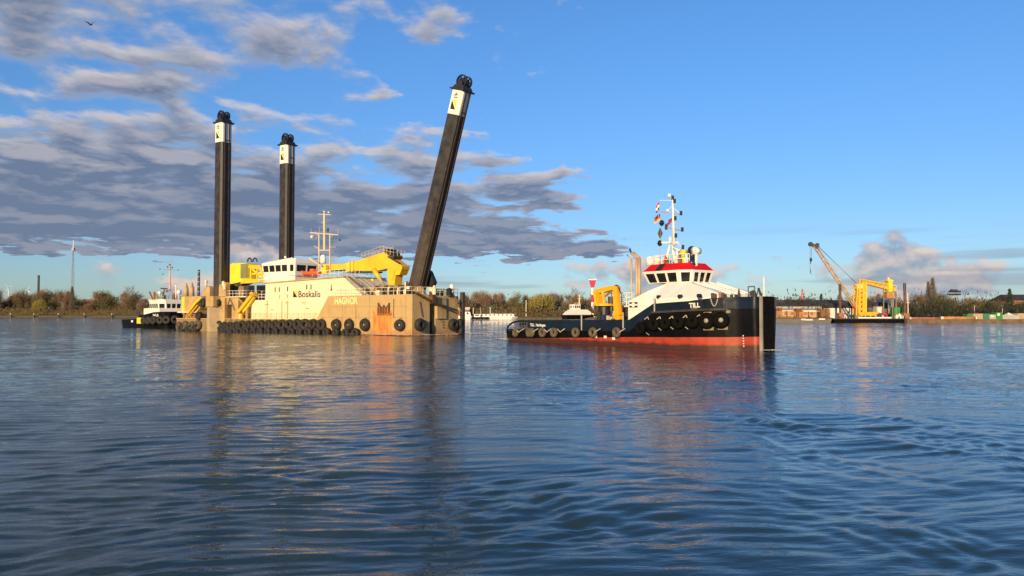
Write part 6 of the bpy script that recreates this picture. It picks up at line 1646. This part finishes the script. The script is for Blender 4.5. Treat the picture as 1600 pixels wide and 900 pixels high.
# --- yellow crane on the spud barge
Y = 245
G = lambda px, py, y=0.0: (W(px, py, Y)[0] - gx, y, W(px, py, Y)[1] - gz)
gx, gz = W(1350, 497, Y)[0], bz2
cr_ = thing('lattice_crane', 'yellow barge crane with long thin lattice boom and hook', 'crane', gx, Y, gz)
mb = MB(); mb.box(G(1340, 494)[0], G(1372, 494)[0], -1.2, 2.2, .9, G(1350, 487.5)[2]); mb.build('machinery_house', M['crane_orange'], cr_)
mb = MB()
for px in (1344, 1350, 1358, 1366): a = G(px, 494); mb.box(a[0] - .2, a[0] + .2, -1.1, 2.1, 0, .9)
mb.build('undercarriage', M['grey_metal'], cr_)
mb = MB()
for p, q in (((1336, 492), (1338, 445)), ((1340.5, 490), (1341, 443)), ((1350.5, 488), (1351, 441)), ((1347, 488), (1347, 442))):
    mb.beam(G(*p, -.8), G(*q, -.8), .62 if p[0] > 1339 else .35); mb.beam(G(*p, 1.6), G(*q, 1.6), .5 if p[0] > 1339 else .3)
for k in range(6):
    y0 = 486 - k * 7; y1 = y0 - 7
    mb.beam(G(1340.7, y0, -.8), G(1350.8, y1, -.8), .28); mb.beam(G(1350.8, y0, -.8), G(1340.7, y1, -.8), .28)
mb.beam(G(1336, 446), G(1353, 444), .8); mb.beam(G(1336, 450), G(1351, 450), .5); mb.build('tower_frame', M['yellow'], cr_)
mb = MB(); mb.box(G(1338, 450)[0], G(1347, 450)[0], -1, 1.5, G(1340, 451)[2], G(1340, 444)[2]); mb.build('head_block', M['mast_yellow'], cr_)
# boom
mb = MB(); A0, A1, B0, B1 = G(1333.5, 478), G(1343, 485), G(1270.5, 384.5), G(1277, 386)
def lat(p0, p1, q0, q1, n, r, m, off=.7):
    for y in (-off, off):
        mb.tube((p0[0], y, p0[2]), (q0[0], y * .5, q0[2]), r, r, 5, m); mb.tube((p1[0], y, p1[2]), (q1[0], y * .5, q1[2]), r, r, 5, m)
        for k in range(n):
            t0, t1 = k / n, (k + 1) / n; a = Vector(p0).lerp(Vector(q0), t0); b = Vector(p1).lerp(Vector(q1), t1)
            if k % 2: a, b = Vector(p1).lerp(Vector(q1), t0), Vector(p0).lerp(Vector(q0), t1)
            mb.tube((a.x, y * (1 - .5 * t0), a.z), (b.x, y * (1 - .5 * t1), b.z), r * .5, r * .5, 3, m)
lat(A0, A1, B0, B1, 20, .14, 0); mb.build('boom', M['exhaust'], cr_)
mb = MB(); a = G(1334, 478); b = G(1344, 490); mb.beam((a[0], -.6, a[2]), (b[0], -.6, b[2]), .5); mb.beam((a[0], .6, a[2]), (b[0], .6, b[2]), .5); mb.build('boom_foot', M['orange'], cr_)
mb = MB(); mb.beam(G(1265.5, 381), G(1279, 387), .9); mb.tube(G(1266.5, 381.5, -.3), G(1266.5, 381.5, .3), .75, .75, 12); mb.tube(G(1277, 382.5, -.3), G(1277, 382.5, .3), .6, .6, 12); mb.build('boom_head', M['dark_metal'], cr_)
mb = MB(); mb.tube(G(1278, 384), G(1338, 443), .06, .06, 4); mb.tube(G(1278, 384, .5), G(1340, 443, .5), .06, .06, 4); mb.build('pendant_line', M['dark_metal'], cr_)
mb = MB(); mb.tube(G(1265.8, 382), G(1265.8, 428), .05, .05, 4); mb.tube(G(1268.5, 383), G(1267.5, 404), .05, .05, 4); mb.build('hoist_rope', M['dark_metal'], cr_)
mb = MB(); a = G(1267, 405.5); mb.box(a[0] - .3, a[0] + .3, -.25, .25, a[2] - .6, a[2] + .5); mb.tube((a[0], 0, a[2] - .6), (a[0] - .1, 0, a[2] - 1.4), .12); b = G(1267, 427); mb.tube((b[0] - .2, 0, b[2] + 1.4), (b[0] + .1, 0, b[2] - .4), .12, .05); mb.build('hook_block', M['black'], cr_)
# --- the yellow conveyor gantry behind it
Y = 250; gx, gz = W(1372, 497, Y)[0], 1.1
cg = thing('gantry_conveyor', 'yellow brown truss gantry reaching from the crane tower to a short turret', 'gantry', gx, Y, gz)
mb = MB(); p0, p1, q0, q1 = G(1344, 441), G(1344, 437), G(1400, 455.5), G(1400, 447.5)
lat(p1, p0, q1, q0, 16, .24, 0, 1.0); mb.build('truss', M['yellow'], cg)
mb = MB(); mb.prism([(G(1346, 440)[0], G(1346, 440)[2]), (G(1398, 453.5)[0], G(1398, 453.5)[2]), (G(1398, 449.5)[0], G(1398, 449.5)[2]), (G(1346, 438.5)[0], G(1346, 438.5)[2])], -.4, .4); mb.build('belt', M['exhaust'], cg)
mb = MB(); mb.box(G(1385.5, 440)[0], G(1391.5, 440)[0], -1.2, 1.2, G(1388, 456)[2], G(1388, 437)[2]); mb.box(G(1384, 440)[0], G(1393, 440)[0], -1.3, 1.3, G(1388, 440)[2], G(1388, 438)[2]); mb.tube(G(1388, 437), G(1388.5, 433.5), .5, .3, 8); mb.build('turret', M['lemon'], cg)
mb = MB(); mb.box(G(1383, 460)[0], G(1393, 460)[0], -1.3, 1.3, G(1388, 466)[2], G(1388, 456)[2]); mb.build('hopper', M['timber'], cg)
for px in (1380.5, 1394.5, 1400): mb = MB(); mb.beam(G(px, 497), G(px, 451 if px < 1390 else 455), .28); mb.build('leg', M['tan_dark'], cg)
# red winch and small gear on the barge deck
Y = 244; X, zt = W(1382.5, 489, Y); e = thing('winch', 'red deck winch on the black spud barge', 'winch', X, Y, bz2); mb = MB(); hh = zt - bz2
mb.prism([(-.95, 0), (.95, 0), (.95, hh * .6), (.5, hh), (-.6, hh), (-.95, hh * .5)], 0, 1.6); mb.build('body', M['red_paint'], e); mb = MB(); mb.tube((0, -.4, hh * .45), (0, -.003, hh * .45), .5, .5, 12); mb.build('drum', M['dark_metal'], e)
for px, w_, h_, m in ((1400, .5, .9, 'white'), (1404, .4, 1.3, 'white'), (1409, .6, .7, 'grey_paint'), (1373, .5, 1.5, 'flag_blue'), (1376, .6, .9, 'plaster'), (1338, .8, 1.0, 'olive_grey')):
    X = W(px, 495, 243)[0] - b2.location.x; mb = MB(); mb.box(X - w_, X + w_, 1, 2, bz2, bz2 + h_); mb.tube((X, 1.5, bz2 + h_), (X, 1.5, bz2 + h_ + .3), w_ * .5, w_ * .3, 8); mb.build('deck_box', M[m], b2)

# ================================================================== bird
Y = 75; X, z = W(142, 38.5, Y); e = empty('bird', (X, Y, z)); tag(e, 'dark bird flying alone against the grey clouds', 'bird')
mb = MB(); rings = []
for i, (x, r_) in enumerate(((-.22, .01), (-.14, .035), (0, .06), (.10, .05), (.16, .03), (.20, .035), (.25, .005))):
    rings.append([(x, r_ * math.cos(t), r_ * .9 * math.sin(t) + .02 * (x > .14)) for t in [2 * math.pi * k / 8 for k in range(8)]])
vs = [p for r_ in rings for p in r_]; fs = []
for i in range(6):
    for j in range(8): fs.append((i * 8 + j, i * 8 + (j + 1) % 8, (i + 1) * 8 + (j + 1) % 8, (i + 1) * 8 + j))
b0 = len(vs)
for sg in (-1, 1):          # wings raised in a shallow V
    b0 = len(vs)
    vs += [(.10, sg * .04, .03), (.13, sg * .20, .16), (.02, sg * .42, .24), (-.03, sg * .40, .235), (-.05, sg * .20, .14), (-.08, sg * .04, .02), (.02, sg * .2, .17)]
    fs += [(b0, b0 + 1, b0 + 6, b0 + 5), (b0 + 1, b0 + 2, b0 + 3, b0 + 6), (b0 + 6, b0 + 3, b0 + 4), (b0 + 5, b0 + 6, b0 + 4)]
b0 = len(vs); vs += [(-.20, -.02, .01), (-.20, .02, .01), (-.36, .07, 0), (-.36, -.07, 0)]; fs += [(b0, b0 + 1, b0 + 2, b0 + 3)]
mb.add(vs, fs); mb.build('body', M['black'], e); e.rotation_euler = (.35, .1, -.6); e.scale = (1.45, 1.45, 1.45)
